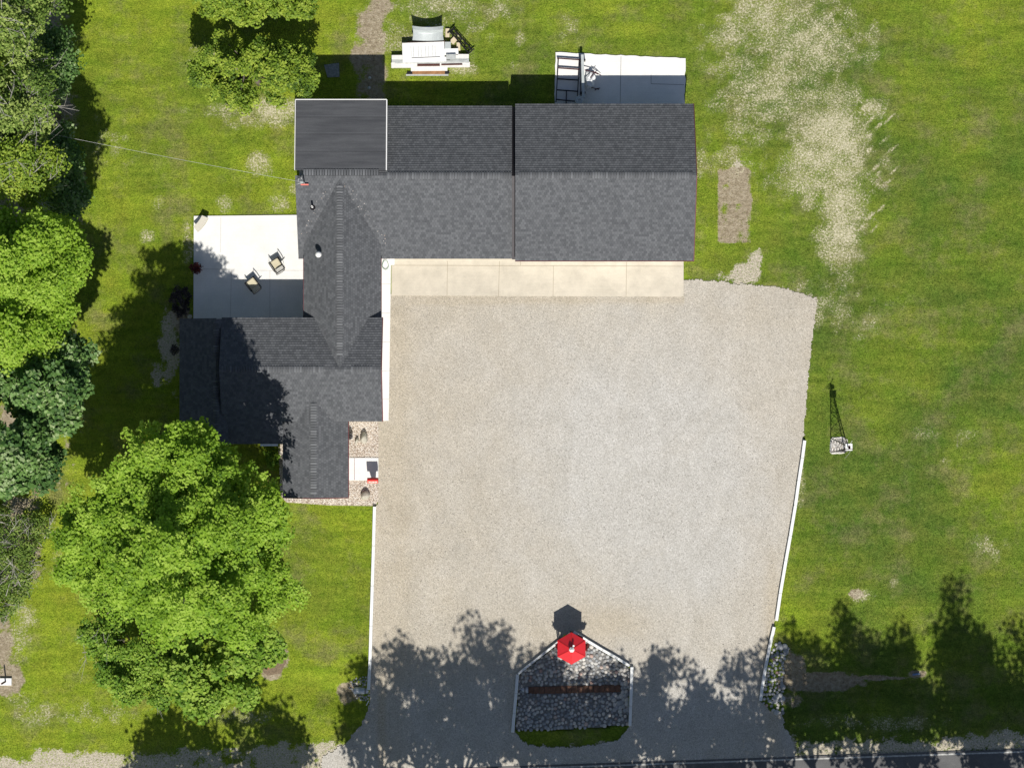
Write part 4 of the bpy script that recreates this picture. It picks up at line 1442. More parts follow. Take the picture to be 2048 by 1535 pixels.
# the same belt goes on beyond the frame
ORD0 = ['second', 'third', 'fourth', 'fifth', 'sixth', 'seventh', 'first']
for i, (px_, py_, h_, mt) in enumerate([(-90, 60, 9, 'leaf_olive'), (-100, 260, 10, 'leaf_sage'), (-95, 430, 9, 'leaf_mid'), (-120, 600, 10, 'leaf_maple'), (-110, 780, 9, 'leaf_mid'), (-110, 950, 8, 'leaf_olive'), (-60, -110, 9, 'leaf_mid')]):
    x_, y_ = at(px_, py_, h_)
    tree(ORD0[i] + ' from the top of the trees behind the west tree line, outside the picture', x_, y_, [(0, 0, h_, 2.8, 2.8, 3.2)], 110, 40, .22, mt, 500 + i * 10, cr=.6, trunk=.18, group='trees of the west tree line', limbs=12)
x_, y_ = at(25, 1110, 1.6)
tree('sparse grey scrub thicket at the left edge below the teal trees', x_, y_, [bl(10, 1080, 1.5, 75, 60, .9, x_, y_), bl(20, 1150, 1.2, 60, 60, .7, x_, y_), bl(0, 1200, .9, 50, 50, .5, x_, y_), bl(80, 1060, 1.0, 30, 40, .5, x_, y_)], 260, 34, .11, 'leaf_sage', 700, cr=.38, trunk=.05, twigs=70, name='shrub', cat='shrub', stems=4, tl=.05, th=.7, zfloor=.15)

# trees south of the road: outside the picture, they cast the shade in its foreground
ORD = 'first second third fourth fifth sixth seventh eighth ninth tenth eleventh twelfth thirteenth fourteenth fifteenth sixteenth seventeenth eighteenth nineteenth twentieth'.split()
SOUTH = [(432, 1372, 150, 4), (320, 1420, 70, 5), (545, 1415, 70, 5), (730, 1300, 62, 3), (812, 1262, 78, 5), (890, 1285, 62, 3), (955, 1238, 66, 4), (1020, 1262, 55, 3), (1075, 1258, 55, 3),
         (1150, 1352, 60, 5), (1222, 1318, 60, 5), (1315, 1300, 66, 4), (1400, 1335, 55, 5), (1495, 1285, 66, 4), (1590, 1235, 62, 4), (1700, 1195, 85, 4), (1790, 1230, 60, 4), (1898, 1160, 58, 3), (1965, 1250, 55, 6), (2075, 1215, 80, 4)]
for i, (tx_, ty_, rx_, lo) in enumerate(SOUTH):
    yb = 1752 + random.uniform(-12, 22)
    Hh = (yb - ty_) / .745 / PPM
    xg, yg = W(tx_ + .09 * Hh * PPM, yb)
    R_ = rx_ / PPM
    wl = .22 if i < 15 else 1.0
    B = [(0, 0, Hh * .48, R_ * .98, R_ * .98, Hh * .30, wl), (0, 0, Hh * .74, R_ * .68, R_ * .68, Hh * .235), (R_ * .5, 0, Hh * .60, R_ * .6, R_ * .6, Hh * .2), (-R_ * .55, 0, Hh * .56, R_ * .6, R_ * .6, Hh * .22)]
    tree(ORD[i] + ' from the left of the tall shade trees south of the road, outside the picture', xg, yg, B, 52 if i < 15 else 80, 66 if i < 15 else 80, .28, 'leaf_mid', 900 + i * 10, cr=.82, trunk=.25, group='trees south of the road', limbs=18, name='roadside_tree', shell=.25, flat=.9, up=.35)


# ------------------------------------------------------------------ shrubs and pots
def small_plant(name, label, cat, px, py, rx, ry, h, mat, k, per, size, seed, pot=False, z=0.0, group=None):
    x_, y_ = W(px, py)
    t_ = thing(name, label, cat, (x_, y_, z), 0, group)
    C = crown_points([(0, 0, h * .55 + (.3 if pot else 0), rx / PPM, ry / PPM, h * .5)], k, seed)
    C[:, 2] = np.maximum(C[:, 2], .05)
    V, Fq, tt = leaf_cloud(C, np.full(len(C), size * 1.6), per, size, seed, flat=.8, up=.5)
    V[:, 2] = np.maximum(V[:, 2], .01)
    big_mesh('foliage', V, Fq, M[mat], t_, {'tint': tt})
    if pot:
        MB().lathe([(.11, 0), (.17, .28), (.19, .30), (.16, .30), (.14, .24)], 18).build('pot', M['terracotta'], t_, smooth=True)
    else:
        s_ = MB()
        for q in range(5):
            s_.tube([(0, 0, -.05), tuple(C[q % len(C)])], .012, 5, .005)
        s_.build('stem', M['bark'], t_)
    return t_


small_plant('potted_plant', 'dark red spiky plant in a pot on the left edge of the patio', 'plant', 395, 537.5, 9, 9, .4, 'leaf_red', 34, 12, .11, 61, True, .06)
small_plant('shrub', 'blackish purple rounded shrub at the patio corner by the west roof', 'shrub', 364, 602, 20, 29, .9, 'leaf_purple', 110, 26, .09, 62)
small_plant('shrub', 'small dark shrub in the bare soil halfway along the west roof', 'shrub', 352, 700, 7, 9, .7, 'leaf_purple', 16, 20, .09, 64)
small_plant('potted_plant', 'little dark potted plant on the pebbles beside the small wing', 'plant', 700, 872, 4, 4, .35, 'leaf_purple', 8, 16, .07, 63, True, .03)
small_plant('flower_clump', 'clump of red and pink flowers in the mulch beside the maple', 'flowers', 536, 1328, 12, 6, .25, 'flower', 26, 10, .06, 65)
small_plant('shrub', 'leafy green shrub tucked in the corner between the porch and the small wing', 'shrub', 545, 915, 14, 20, .6, 'leaf_mid', 40, 26, .09, 66)


def rock(name, label, px, py, rx, ry, h, rz, seed, mat='boulder', z=.03):
    x_, y_ = W(px, py)
    bm = bmesh.new()
    bmesh.ops.create_icosphere(bm, subdivisions=3, radius=1)
    r = np.random.default_rng(seed)
    off_ = r.random(3) * 30
    from mathutils import noise as mn
    for v in bm.verts:
        k = 1 + .22 * mn.noise(v.co * 1.3 + Vector(off_)) + .06 * mn.noise(v.co * 5 + Vector(off_))
        v.co = Vector((v.co.x * rx / PPM * k, v.co.y * ry / PPM * k, v.co.z * h * k))
    me = bpy.data.meshes.new(name)
    bm.to_mesh(me)
    bm.free()
    me.materials.append(M[mat])
    me.polygons.foreach_set('use_smooth', [True] * len(me.polygons))
    o = bpy.data.objects.new(name, me)
    col.objects.link(o)
    o.location = (x_, y_, z + h * .4)
    o.rotation_euler = (0, 0, rz)
    tag(o, label, 'boulder')
    return o


rock('boulder', 'tall pale boulder in the upper pebble bed beside the small wing', 728, 876, 7.5, 12, .42, -.1, 71)
rock('boulder', 'rounded pale boulder in the lower pebble bed near the red stand', 731, 990, 9.5, 8.5, .38, .2, 72)
rock('boulder', 'small leaning dark pointed rock left of the tall boulder', 714, 881, 3.2, 7, .26, -.35, 73)
rock('boulder', 'flat pale rock beside the dark shrub at the patio corner', 380, 633, 5, 4, .15, .4, 74)

# curved bench on the patio
bx, by = W(404, 449)
bn = thing('garden_bench', 'curved pale stone bench on the top left corner of the patio', 'bench', (bx, by, .06))
cxa, cya = W(352, 408)
cxa, cya = cxa - bx, cya - by
vs = []
na = 18
for z_ in (.40, .47):
    for i in range(na + 1):
        th_ = math.radians(-24 - 27 * i / na)
        for rr_ in (1.66, 2.04):
            vs.append((cxa + rr_ * math.cos(th_), cya + rr_ * math.sin(th_), z_))
s2 = 2 * (na + 1)
fs = []
for i in range(na):
    a_ = 2 * i
    fs += [(a_, a_ + 1, a_ + 3, a_ + 2)[::-1], (s2 + a_, s2 + a_ + 1, s2 + a_ + 3, s2 + a_ + 2), (a_, a_ + 2, s2 + a_ + 2, s2 + a_), (a_ + 1, s2 + a_ + 1, s2 + a_ + 3, a_ + 3)]
fs += [(0, s2, s2 + 1, 1), (2 * na, 2 * na + 1, s2 + 2 * na + 1, s2 + 2 * na)]
b_ = MB().add(vs, [f[::-1] for f in fs])
b_.build('seat', M['bench'], bn, bevel=.012)
for dg in (-28, -47):
    th_ = math.radians(dg)
    MB().box((cxa + 1.85 * math.cos(th_), cya + 1.85 * math.sin(th_), .2), (.28, .14, .4), th_).build('leg', M['bench'], bn, bevel=.01)


# ------------------------------------------------------------------ patio chairs
def make_chair(label):
    t_ = thing('patio_chair', label, 'chair', group='patio chairs')
    # faces +y; back towards -y
    s_ = MB()
    gxn, gyn = 6, 8
    vs = [((i / gxn - .5) * .50, -.24 + .50 * j / gyn, .41 + .03 * j / gyn - .025 * math.sin(math.pi * i / gxn) * math.sin(math.pi * j / gyn)) for j in range(gyn + 1) for i in range(gxn + 1)]
    fs = [(j * (gxn + 1) + i, j * (gxn + 1) + i + 1, (j + 1) * (gxn + 1) + i + 1, (j + 1) * (gxn + 1) + i) for j in range(gyn) for i in range(gxn)]
    s_.add(vs, fs)
    o = s_.build('seat', M['beige'], t_, smooth=True)
    md = o.modifiers.new('thick', 'SOLIDIFY')
    md.thickness = .03
    bk = MB()
    for k in range(7):
        q = (k + .7) / 7.4
        bk.bar((-.235, -.26 - .30 * q, .44 + .56 * q), (.235, -.26 - .30 * q, .44 + .56 * q), .012, .045)
    bk.build('backrest', M['beige'], t_)
    f_ = MB()
    for s in (-1, 1):
        f_.tube([(s * .26, .28, .44), (s * .26, -.24, .41), (s * .26, -.42, .74), (s * .25, -.58, 1.02)], .018, 8)
    f_.tube([(-.25, -.58, 1.02), (0, -.60, 1.05), (.25, -.58, 1.02)], .018, 8)
    f_.tube([(-.26, .28, .44), (.26, .28, .44)], .016, 8)
    f_.build('frame', M['black'], t_, smooth=True)
    for s in (-1, 1):
        MB().tube([(s * .29, -.34, .62), (s * .30, -.1, .66), (s * .30, .28, .64)], .024, 8).build('armrest', M['black'], t_, smooth=True)
        MB().tube([(s * .30, .26, .63), (s * .29, .34, .03), (s * .27, .05, .02), (s * .26, -.42, .03), (s * .26, -.30, .42)], .016, 8).build('leg', M['black'], t_, smooth=True)
    tb = MB().tube([(-.26, -.42, .03), (.26, -.42, .03)], .014, 8).build('stretcher', M['black'], t_)
    return t_


c1 = make_chair('beige sling patio chair in full sun, nearer the house wall')
x_, y_ = W(554, 529)
c1.location = (x_, y_, .065)
c1.rotation_euler = (0, 0, math.radians(33))
c2 = c1.copy()
col.objects.link(c2)
for ch_ in list(c1.children):
    q = ch_.copy()
    col.objects.link(q)
    q.parent = c2
c2['label'] = 'patio chair half in the roof shadow, left of the sunlit one'
x_, y_ = W(506.5, 568)
c2.location = (x_, y_, .065)
c2.rotation_euler = (0, 0, math.radians(38))

# garden hose loop by the walk
hp = [(*W(771 + 6 * math.cos(a_) * (1 + .1 * math.sin(3 * a_)), 530 + 9 * math.sin(a_)), .09 + .002 * i) for i, a_ in enumerate(np.linspace(0, 11.5, 60))]
tag(MB().tube(hp, .011, 6).build('garden_hose', M['hose'], smooth=True), 'thin green hose coiled on the white walk where it meets the apron', 'hose')

# ------------------------------------------------------------------ red stand by the entry
x_, y_ = W(748, 958)
pst = thing('pedestal_stand', 'red topped stand with white marks on a tapered post at the white entry slab', 'stand', (x_, y_, .05))
MB().box((0, 0, .03), (.46, .20, .06)).build('base', M['darkbrown'], pst, bevel=.01)
tp = MB()
tp.add([(-.10, -.07, .05), (.10, -.07, .05), (.10, .07, .05), (-.10, .07, .05), (-.20, -.10, .86), (.20, -.10, .86), (.20, .10, .86), (-.20, .10, .86)],
       [(3, 2, 1, 0), (4, 5, 6, 7), (0, 1, 5, 4), (1, 2, 6, 5), (2, 3, 7, 6), (3, 0, 4, 7)])
tp.build('post', M['white'], pst)
hd = MB()
pr = [(-.16, .86), (.13, .86), (.13, 1.22), (.05, 1.34), (-.02, 1.34), (-.16, 1.16)]
vs = [(x, a_, b__) for x in (-.30, .30) for a_, b__ in pr]
hd.add(vs, [(0, 1, 2, 3, 4, 5)[::-1], (6, 7, 8, 9, 10, 11)] + [(i, (i + 1) % 6, 6 + (i + 1) % 6, 6 + i) for i in range(6)])
hd.build('head', M['red2'], pst, bevel=.012)
fp = Vector((0, -.09, 1.25))
MB().box((0, -.096, 1.262), (.56, .004, .20), rx=math.radians(-38)).build('face_panel', M['redlight'], pst)
mk = MB()
q_ = math.radians(-38)
def on_face(u_, v_, w_, h_):
    cy__ = -.100 + v_ * math.sin(-q_) * 1.0
    cz__ = 1.266 + v_ * math.cos(q_)
    mk.box((u_, cy__, cz__), (w_, .004, h_), rx=q_)
for i, (u_, w_) in enumerate([(-.19, .02), (-.15, .035), (-.09, .02), (-.02, .03), (.05, .045), (.12, .02), (.155, .03), (.215, .035)]):
    on_face(u_, .0, w_, .085)
mk.build('white_marks', M['white'], pst)

# ------------------------------------------------------------------ red roofed hexagonal well house
gx2, gy2 = P(1143, 1296, 1.9)[:2]
gz2 = thing('garden_shelter', 'small six sided shelter with a bright red roof and white finial at the island top', 'shelter', (gx2, gy2, 0))
Rr = .885
hexv = [(Rr * math.sin(math.pi / 3 * k), Rr * math.cos(math.pi / 3 * k)) for k in range(6)]
rf = MB()
for k in range(6):
    a_, b__ = hexv[k], hexv[(k + 1) % 6]
    rf.add([(a_[0], a_[1], 1.86), (b__[0], b__[1], 1.86), (b__[0] * .1, b__[1] * .1, 2.30), (a_[0] * .1, a_[1] * .1, 2.30)], [(3, 2, 1, 0)])
    rf.add([(a_[0], a_[1], 1.86), (b__[0], b__[1], 1.86), (b__[0] * .98, b__[1] * .98, 1.80), (a_[0] * .98, a_[1] * .98, 1.80)], [(0, 1, 2, 3)])
rf.add([(x * .98, y, 1.80) for x, y in hexv], [(0, 1, 2, 3, 4, 5)])
ro = rf.build('roof', M['red'], gz2)
for k in range(6):
    a_ = hexv[k]
    MB().bar((a_[0] * 1.0, a_[1] * 1.0, 1.872), (a_[0] * .1, a_[1] * .1, 2.31), .03, .02).build('seam', M['red2'], ro)
MB().lathe([(.13, 2.27), (.13, 2.42), (.155, 2.44), (.155, 2.50), (.05, 2.60), (.01, 2.62)], 6).build('finial', M['white'], gz2)
MB().lathe([(.02, 2.1), (.02, 2.40), (.055, 2.40), (.055, 2.46)], 12, (.10, .20, 0)).build('vent', M['white'], gz2)
for k in range(6):
    a_ = hexv[k]
    MB().bar((a_[0] * .82, a_[1] * .82, 0), (a_[0] * .82, a_[1] * .82, 1.82), .07).build('post', M['darkbrown'], gz2)
MB().lathe([(.50, -.1), (.50, .55), (.56, .57), (.56, .63), (.40, .63), (.40, .2)], 12).build('well_curb', M['flatstone'], gz2)


def basket(label, dx_, dy_, z_, seed):
    t_ = thing('hanging_basket', label, 'basket', (gx2 + dx_, gy2 + dy_, z_), 0, 'hanging baskets under the red roof')
    MB().lathe([(.05, 0), (.15, .10), (.17, .18), (.14, .18)], 14).build('bowl', M['darkbrown'], t_, smooth=True)
    C = crown_points([(0, 0, .2, .20, .20, .14)], 26, seed)
    V, Fq, tt = leaf_cloud(C, np.full(len(C), .09), 12, .07, seed, flat=.9, up=.4)
    big_mesh('foliage', V, Fq, M['leaf_red' if seed % 2 else 'leaf_mid'], t_, {'tint': tt})
    MB().tube([(0, 0, .15), (0, 0, 1.8 - z_)], .006, 5).build('chain', M['black'], t_)


basket('hanging basket under the right edge of the red roof', .78, .04, 1.18, 81)
basket('hanging basket under the left edge of the red roof', -.70, .08, 1.20, 83)
basket('hanging basket under the back edge of the red roof', -.28, .52, 1.12, 84)
basket('hanging basket under the right back edge of the red roof', .40, .50, 1.15, 85)

# ------------------------------------------------------------------ garden windmill
cx3, cy3 = W(1676, 890)
pad = [(1661, 877), (1664, 875), (1684, 873.5), (1690, 875), (1695, 880), (1697, 890), (1695, 901), (1688, 906), (1664, 907.5), (1660, 904), (1660, 890)]
pw_ = packed(pad, 1.9, 91)
pb = MB().prism([W(*p) for p in pad], -.1, .025).build('stone_pad', M['white_conc'])
tag(pb, 'small pad of white pebbles under the garden windmill', 'pad')
n = len(pw_)
rr = RNG.uniform(.8, 1.2, n) * 1.15 / PPM
tag(scatter('pebbles', tv1, tf1, np.stack([(pw_[:, 0] - 1024) / PPM, (767.5 - pw_[:, 1]) / PPM, np.full(n, .03)], 1), np.stack([rr * 1.1, rr, rr * .6], 1), RNG.uniform(0, 6.28, n), .55 + .45 * RNG.random(n), M['pebble']), 'white pebbles spread over the pad under the garden windmill', 'pebbles', kind='stuff')
wm = thing('garden_windmill', 'slender black lattice garden windmill standing on white pebbles east of the drive', 'windmill', (cx3, cy3, .02))
hb = .40
ht = .07
Ht = 3.75
cor = [(-1, -1), (1, -1), (1, 1), (-1, 1)]
rot = math.radians(-4)
for sx, sy in cor:
    MB().tube([(sx * hb, sy * hb, 0), (sx * ht, sy * ht, Ht)], .026, 6).build('leg', M['black'], wm)
br_ = MB()
lv = [0, .75, 1.45, 2.1, 2.65, 3.15]
for i, z_ in enumerate(lv):
    k = hb + (ht - hb) * z_ / Ht
    k2 = hb + (ht - hb) * (lv[i + 1] if i + 1 < len(lv) else Ht) / Ht
    z2 = lv[i + 1] if i + 1 < len(lv) else Ht
    for j in range(4):
        a_, b__ = cor[j], cor[(j + 1) % 4]
        if i:
            br_.bar((a_[0] * k, a_[1] * k, z_), (b__[0] * k, b__[1] * k, z_), .015)
        br_.bar((a_[0] * k, a_[1] * k, z_), (b__[0] * k2, b__[1] * k2, z2), .013)
        br_.bar((b__[0] * k, b__[1] * k, z_), (a_[0] * k2, a_[1] * k2, z2), .013)
br_.build('brace', M['black'], wm)
MB().box((.06, 0, 3.80), (.37, .37, .05)).build('platform', M['white'], wm)
MB().box((0, 0, 4.40), (.10, .16, .10)).build('gear_box', M['black'], wm)
MB().bar((0, 0, 3.78), (0, 0, 4.40), .05).build('mast', M['black'], wm)
hub = MB()
hub.tube([(-.02, .10, 4.45), (-.02, -.10, 4.45)], .035, 10)
hb_ = hub.build('hub', M['maroon'], wm)
rt = MB()
for k in range(12):
    a_ = 2 * math.pi * k / 12
    c_, s_ = math.cos(a_), math.sin(a_)
    r0, r1 = .07, .23
    w0, w1 = .018, .045
    rt.add([(-.02 + r0 * c_ - w0 * s_, -.09, 4.45 + r0 * s_ + w0 * c_), (-.02 + r0 * c_ + w0 * s_, -.105, 4.45 + r0 * s_ - w0 * c_),
            (-.02 + r1 * c_ + w1 * s_, -.115, 4.45 + r1 * s_ - w1 * c_), (-.02 + r1 * c_ - w1 * s_, -.085, 4.45 + r1 * s_ + w1 * c_)], [(0, 1, 2, 3)])
ro = rt.build('blades', M['maroon'], hb_)
md = ro.modifiers.new('thick', 'SOLIDIFY')
md.thickness = .006
tl_ = MB()
tl_.bar((0, .1, 4.45), (.08, .26, 4.45), .015)
tl_.add([(.07, .22, 4.40), (.14, .36, 4.38), (.14, .36, 4.52), (.07, .22, 4.50)], [(0, 1, 2, 3)])
to = tl_.build('tail_vane', M['white'], wm)
md = to.modifiers.new('thick', 'SOLIDIFY')
md.thickness = .008
# logo like bent mark on the white platform
mk = MB()
for a_, b__ in (((-.02, .10), (.03, -.04)), ((.03, -.04), (.09, .06)), ((.09, .06), (.12, -.08)), ((.12, -.08), (.05, -.10))):
    mk.bar((a_[0], a_[1], 3.829), (b__[0], b__[1], 3.829), .022, .006)
mk.build('black_mark', M['black'], wm)
wr = MB().tube([(.2, -.1, 3.8), (.30, -.45, 1.9), (.38, -.72, .0)], .008, 5)
wr.build('stay_wire', M['cable'], wm)


# ------------------------------------------------------------------ salvage pile behind the house
def board(name, label, cat, x0, y0, x1, y1, z0, th_, mat, rz=0.0, group=None, bevel=.006, ribs=None):
    cx4, cy4 = W((x0 + x1) / 2, (y0 + y1) / 2)
    t_ = MB().box((0, 0, th_ / 2), (abs(x1 - x0) / PPM, abs(y1 - y0) / PPM, th_))
    o = t_.build(name, mat, bevel=bevel)
    o.location = (cx4, cy4, z0)
    o.rotation_euler = (0, 0, rz)
    tag(o, label, cat, group)
    return o


board('board_stack', 'long white boards forming the wide base of the salvage pile', 'boards', 783, 126, 940, 136, .02, .26, M['wood_white'], .01)
board('board', 'grey weathered board lying on the long white boards', 'board', 790, 123, 934, 128, .28, .05, M['board_grey'], .015)
board('board_stack', 'short pale boards at the left end of the pile', 'boards', 784, 112, 830, 120, .02, .35, M['wood_white'], .01)
board('panel', 'small grey panel at the left end of the pile', 'panel', 784, 119, 806, 127, .02, .30, M['board_grey'])
board('board_stack', 'pale boards at the right end of the pile', 'boards', 905, 110, 938, 118, .02, .32, M['wood_white'], -.01)
board('panel', 'grey metal panel at the right end of the pile', 'panel', 900, 118, 938, 127, .02, .28, M['board_grey'], -.02)
board('crate', 'grey box on the right shoulder of the pile', 'box', 893, 111, 912, 121, .34, .16, M['board_grey'], .03)
board('board', 'white board under the lower edge of the ribbed panel', 'board', 806, 117, 893, 126, .26, .16, M['white'], .03)
wpn = thing('ribbed_panel', 'large white door panel with four ribbed bands on top of the pile', 'panel', (*W(847.5, 105), .46), .035)
MB().box((0, 0, .035), (84 / PPM, 32 / PPM, .07)).build('sheet', M['white'], wpn, bevel=.008)
for xx in (823, 828, 837.5, 843, 852, 857.5, 866, 871):
    MB().bar(((xx - 847.5) / PPM, -11 / PPM, .075), ((xx - 847.5) / PPM, 10 / PPM, .075), .028, .022).build('rib', M['board_grey'], wpn)
MB().bar((-24 / PPM, -13 / PPM, .078), (33 / PPM, -12.5 / PPM, .078), .022, .02).build('latch_bar', M['black'], wpn)
MB().bar((-42 / PPM, 16.6 / PPM, .05), (42 / PPM, 16.6 / PPM, .05), .05, .05).build('edge_trim', M['wood_white'], wpn)
board('panel', 'dark backed panel showing behind the ribbed white panel', 'panel', 815, 84.5, 890, 90, .3, .14, M['darkbrown'], .03)
board('panel', 'small square grey panel right of the ribbed panel', 'panel', 890, 86, 902, 100, .3, .12, M['galv'])
board('panel', 'plain white panel right of the ribbed panel', 'panel', 888, 99, 917, 112, .22, .12, M['white'], .03)
board('board', 'white board on the near side of the pile', 'board', 822, 135, 895, 143, .06, .14, M['wood_white'], .01)
board('plank', 'orange brown plank on the near side of the pile', 'plank', 825, 142.5, 890, 149, .10, .05, M['brown'], .0)
board('plank', 'grey plank lying in the grass nearest the house', 'plank', 812, 148.5, 897, 152, .01, .05, M['board_grey'], .0)
board('plank', 'narrow dark plank on the long boards, left one', 'plank', 835, 129.5, 880, 134, .285, .04, M['darkbrown'], .01)
board('plank', 'narrow dark plank on the long boards, right one', 'plank', 883, 129, 925, 132, .285, .04, M['darkbrown'], .02)
board('wood_block', 'dark block under the left end of the brown plank', 'block', 814, 144, 825, 149, .0, .10, M['black'])
board('wood_block', 'dark block under the right end of the brown plank', 'block', 889, 143, 899, 147.5, .0, .10, M['black'])
board('timber_block', 'pale upright timber block beside the curved sheet', 'block', 891, 58, 899, 75, .0, .16, M['pale_wood'])
board('timber_block', 'pale tilted timber block under the black truss', 'block', 902, 76, 912, 88, .0, .16, M['pale_wood'], -.75)
board('timber_block', 'pale timber block right of the white panels', 'block', 913.5, 86, 920.5, 102, .0, .16, M['pale_wood'], .05)
board('tool_box', 'blue box in the shade behind the curved sheet', 'box', 851, 54, 861, 60, .02, .2, M['blue'])
# sagging curved sheet
cs = thing('curved_sheet', 'curved grey metal trough standing at the top of the pile', 'trough', (*W(857, 71), 0))
vs, fs = [], []
nu, nv = 16, 8
for j in range(nv + 1):
    for i in range(nu + 1):
        u_ = i / nu * 2 - 1
        v_ = j / nv
        prof = .50 + .22 * (1 if v_ > .72 else v_ / .72 * .35) + (.10 if v_ > .72 else 0)
        vs.append((u_ * (31 - 1.6 * math.sin(math.pi * v_)) / PPM, (-13.5 + 27 * v_) / PPM - (1 - abs(u_) ** 2) * 1.5 / PPM * (1 if v_ > .5 else 0), prof + .22 * abs(u_) ** 2.2))
for j in range(nv):
    for i in range(nu):
        a_ = j * (nu + 1) + i
        fs.append((a_, a_ + 1, a_ + nu + 2, a_ + nu + 1))
o = MB().add(vs, fs).build('sheet', M['galv'], cs, smooth=False)
md = o.modifiers.new('thick', 'SOLIDIFY')
md.thickness = .02
for sx in (-1, 1):
    for sy in (-1, 1):
        MB().bar((sx * 27 / PPM, sy * 11 / PPM, 0), (sx * 27 / PPM, sy * 11 / PPM, .62), .05).build('leg', M['black'], cs)
# black truss
tr = thing('steel_truss', 'black lattice truss lying diagonally at the right of the pile', 'truss', (*W(922, 83), .12), math.atan2(-(105 - 62), 38))
Lt = 58 / PPM
for s_ in (-1, 1):
    for z_ in (0, .2):
        MB().bar((-Lt / 2, s_ * .13, z_), (Lt / 2, s_ * .13, z_), .04).build('rail', M['black'], tr)
ln = MB()
for k in range(9):
    x0 = -Lt / 2 + Lt * k / 9
    x1 = x0 + Lt / 9
    for z_ in (0, .2):
        ln.bar((x0, -.13 if k % 2 else .13, z_), (x1, .13 if k % 2 else -.13, z_), .022)
    ln.bar((x0, -.13, 0), (x0, -.13, .2), .02)
    ln.bar((x0, .13, 0), (x0, .13, .2), .02)
ln.build('lacing', M['black'], tr)
for s_ in (-1, 1):
    MB().bar((s_ * Lt / 2, -.28, .1), (s_ * Lt / 2, .28, .1), .06).build('end_plate', M['black'], tr)

# ------------------------------------------------------------------ things on the rear pad
rk = thing('steel_rack', 'dark ladder shaped steel frame standing on the rear concrete pad', 'rack', (*W(1134, 160), .05))
def rkp(px, py, z_):
    p = P(px, py, z_ + .05)
    return (p[0] - rk.location.x, p[1] - rk.location.y, z_)
zr = .14
for a_, b__ in (((1117, 116), (1112, 203)), ((1159, 119), (1154, 206))):
    MB().bar(rkp(*a_, zr), rkp(*b__, zr), .05).build('side_rail', M['black'], rk)
for (xa, ya, xb, yb), mt in zip(((1114, 116.5, 1163, 120), (1116, 136, 1158, 139), (1115, 158, 1156, 160.5), (1114, 180, 1155, 183), (1112, 199, 1153, 203)), ('maroon', 'maroon', 'black', 'black', 'black')):
    MB().bar(rkp(xa, ya, zr + .03), rkp(xb, yb, zr + .03), .065).build('rung', M[mt], rk)
MB().bar(rkp(1133, 182, zr), rkp(1132, 212, zr), .06).build('brace', M['black'], rk)
for px_, py_ in ((1116, 118), (1159, 121), (1112, 203), (1153, 205)):
    p = rkp(px_, py_, zr)
    MB().bar((p[0], p[1], 0), (p[0], p[1], zr), .05).build('leg', M['black'], rk)
bm_ = thing('steel_beam', 'long grey box beam beside the dark ladder frame', 'beam', (*W(1165, 155), .05))
MB().box((0, -.02, .62), (.15, 86 / PPM, .12), math.radians(1.5)).build('beam', M['galv'], bm_, bevel=.01)
MB().box((-.13, -.02, .45), (.05, 88 / PPM, .05), math.radians(1.5)).build('channel', M['black'], bm_)
for s_ in (-1, 1):
    MB().box((0, s_ * .9, .28), (.3, .08, .56)).build('trestle', M['black'], bm_)
tb = thing('tarp_bundle', 'crumpled white tarpaulin bundle beside the grey beam on the rear pad', 'tarpaulin', (*W(1180, 162), .05))
from mathutils import noise as mn
bm = bmesh.new()
bmesh.ops.create_icosphere(bm, subdivisions=4, radius=1)
for v in bm.verts:
    k = 1 + .35 * mn.noise(v.co * 2.2 + Vector((3, 1, 7))) + .18 * abs(mn.noise(v.co * 6))
    v.co = Vector((v.co.x * .27 * k + .06 * v.co.y, v.co.y * .50 * k, max(v.co.z * .32 * k + .2, 0)))
me = bpy.data.meshes.new('tarp')
bm.to_mesh(me)
bm.free()
me.materials.append(M['tarp'])
o = bpy.data.objects.new('sheet', me)
col.objects.link(o)
o.parent = tb
for a_, b__ in (((-.3, .55, .4), (.45, .32, .3)), ((.1, .45, .5), (.6, .28, .2)), ((-.2, -.4, .3), (.5, -.5, .12)), ((0, .1, .5), (.35, .5, .45)), ((.25, -.55, .2), (.55, -.42, .1))):
    MB().tube([a_, tuple((np.array(a_) + np.array(b__)) / 2 + np.array([0, .03, .04])), b__], .03, 6, .02).build('pole', M['maroon'], tb)
dm = MB().lathe([(.24, 0), (.24, .66), (.22, .70), (.07, .71), (.06, .66)], 24).build('drum', M['galv'], smooth=False)
dm.location = (*W(1158, 203.5), .05)
tag(dm, 'round grey drum against the garage eave at the foot of the ladder frame', 'drum')

# ------------------------------------------------------------------ odds and ends
ms = MB().prism([W(*p) for p in ((648, 130), (678, 126), (679, 154), (655, 155))], -.03, .035).build('paving_slab', M['flatstone'], bevel=.01)
tag(ms, 'square grey stone slab lying in the shaded grass behind the flat roof', 'slab')
for (px_, py_, lab) in ((740, 157, 'upper of two small pale vents standing in the shaded dirt'), (739, 177, 'lower of two small pale vents, nearer the flat roof')):
    t_ = thing('ground_vent', lab, 'vent', (*W(px_, py_), 0), 0, 'ground vents behind the house')
    MB().lathe([(.05, -.1), (.05, .22), (.045, .22)], 12).build('pipe', M['white'], t_)
    MB().lathe([(.09, .22), (.09, .26), (.02, .32)], 12).build('cap', M['board_grey'], t_)
sp = thing('survey_post', 'thin dark post on a white concrete block at the left edge', 'post', (*W(12, 1362), 0))
MB().box((0, 0, .05), (.66, .40, .16)).build('footing', M['white_conc'], sp, bevel=.01)
MB().bar((-.0, .02, .1), (-.0, .02, 1.15), .075).build('post', M['darkbrown'], sp)
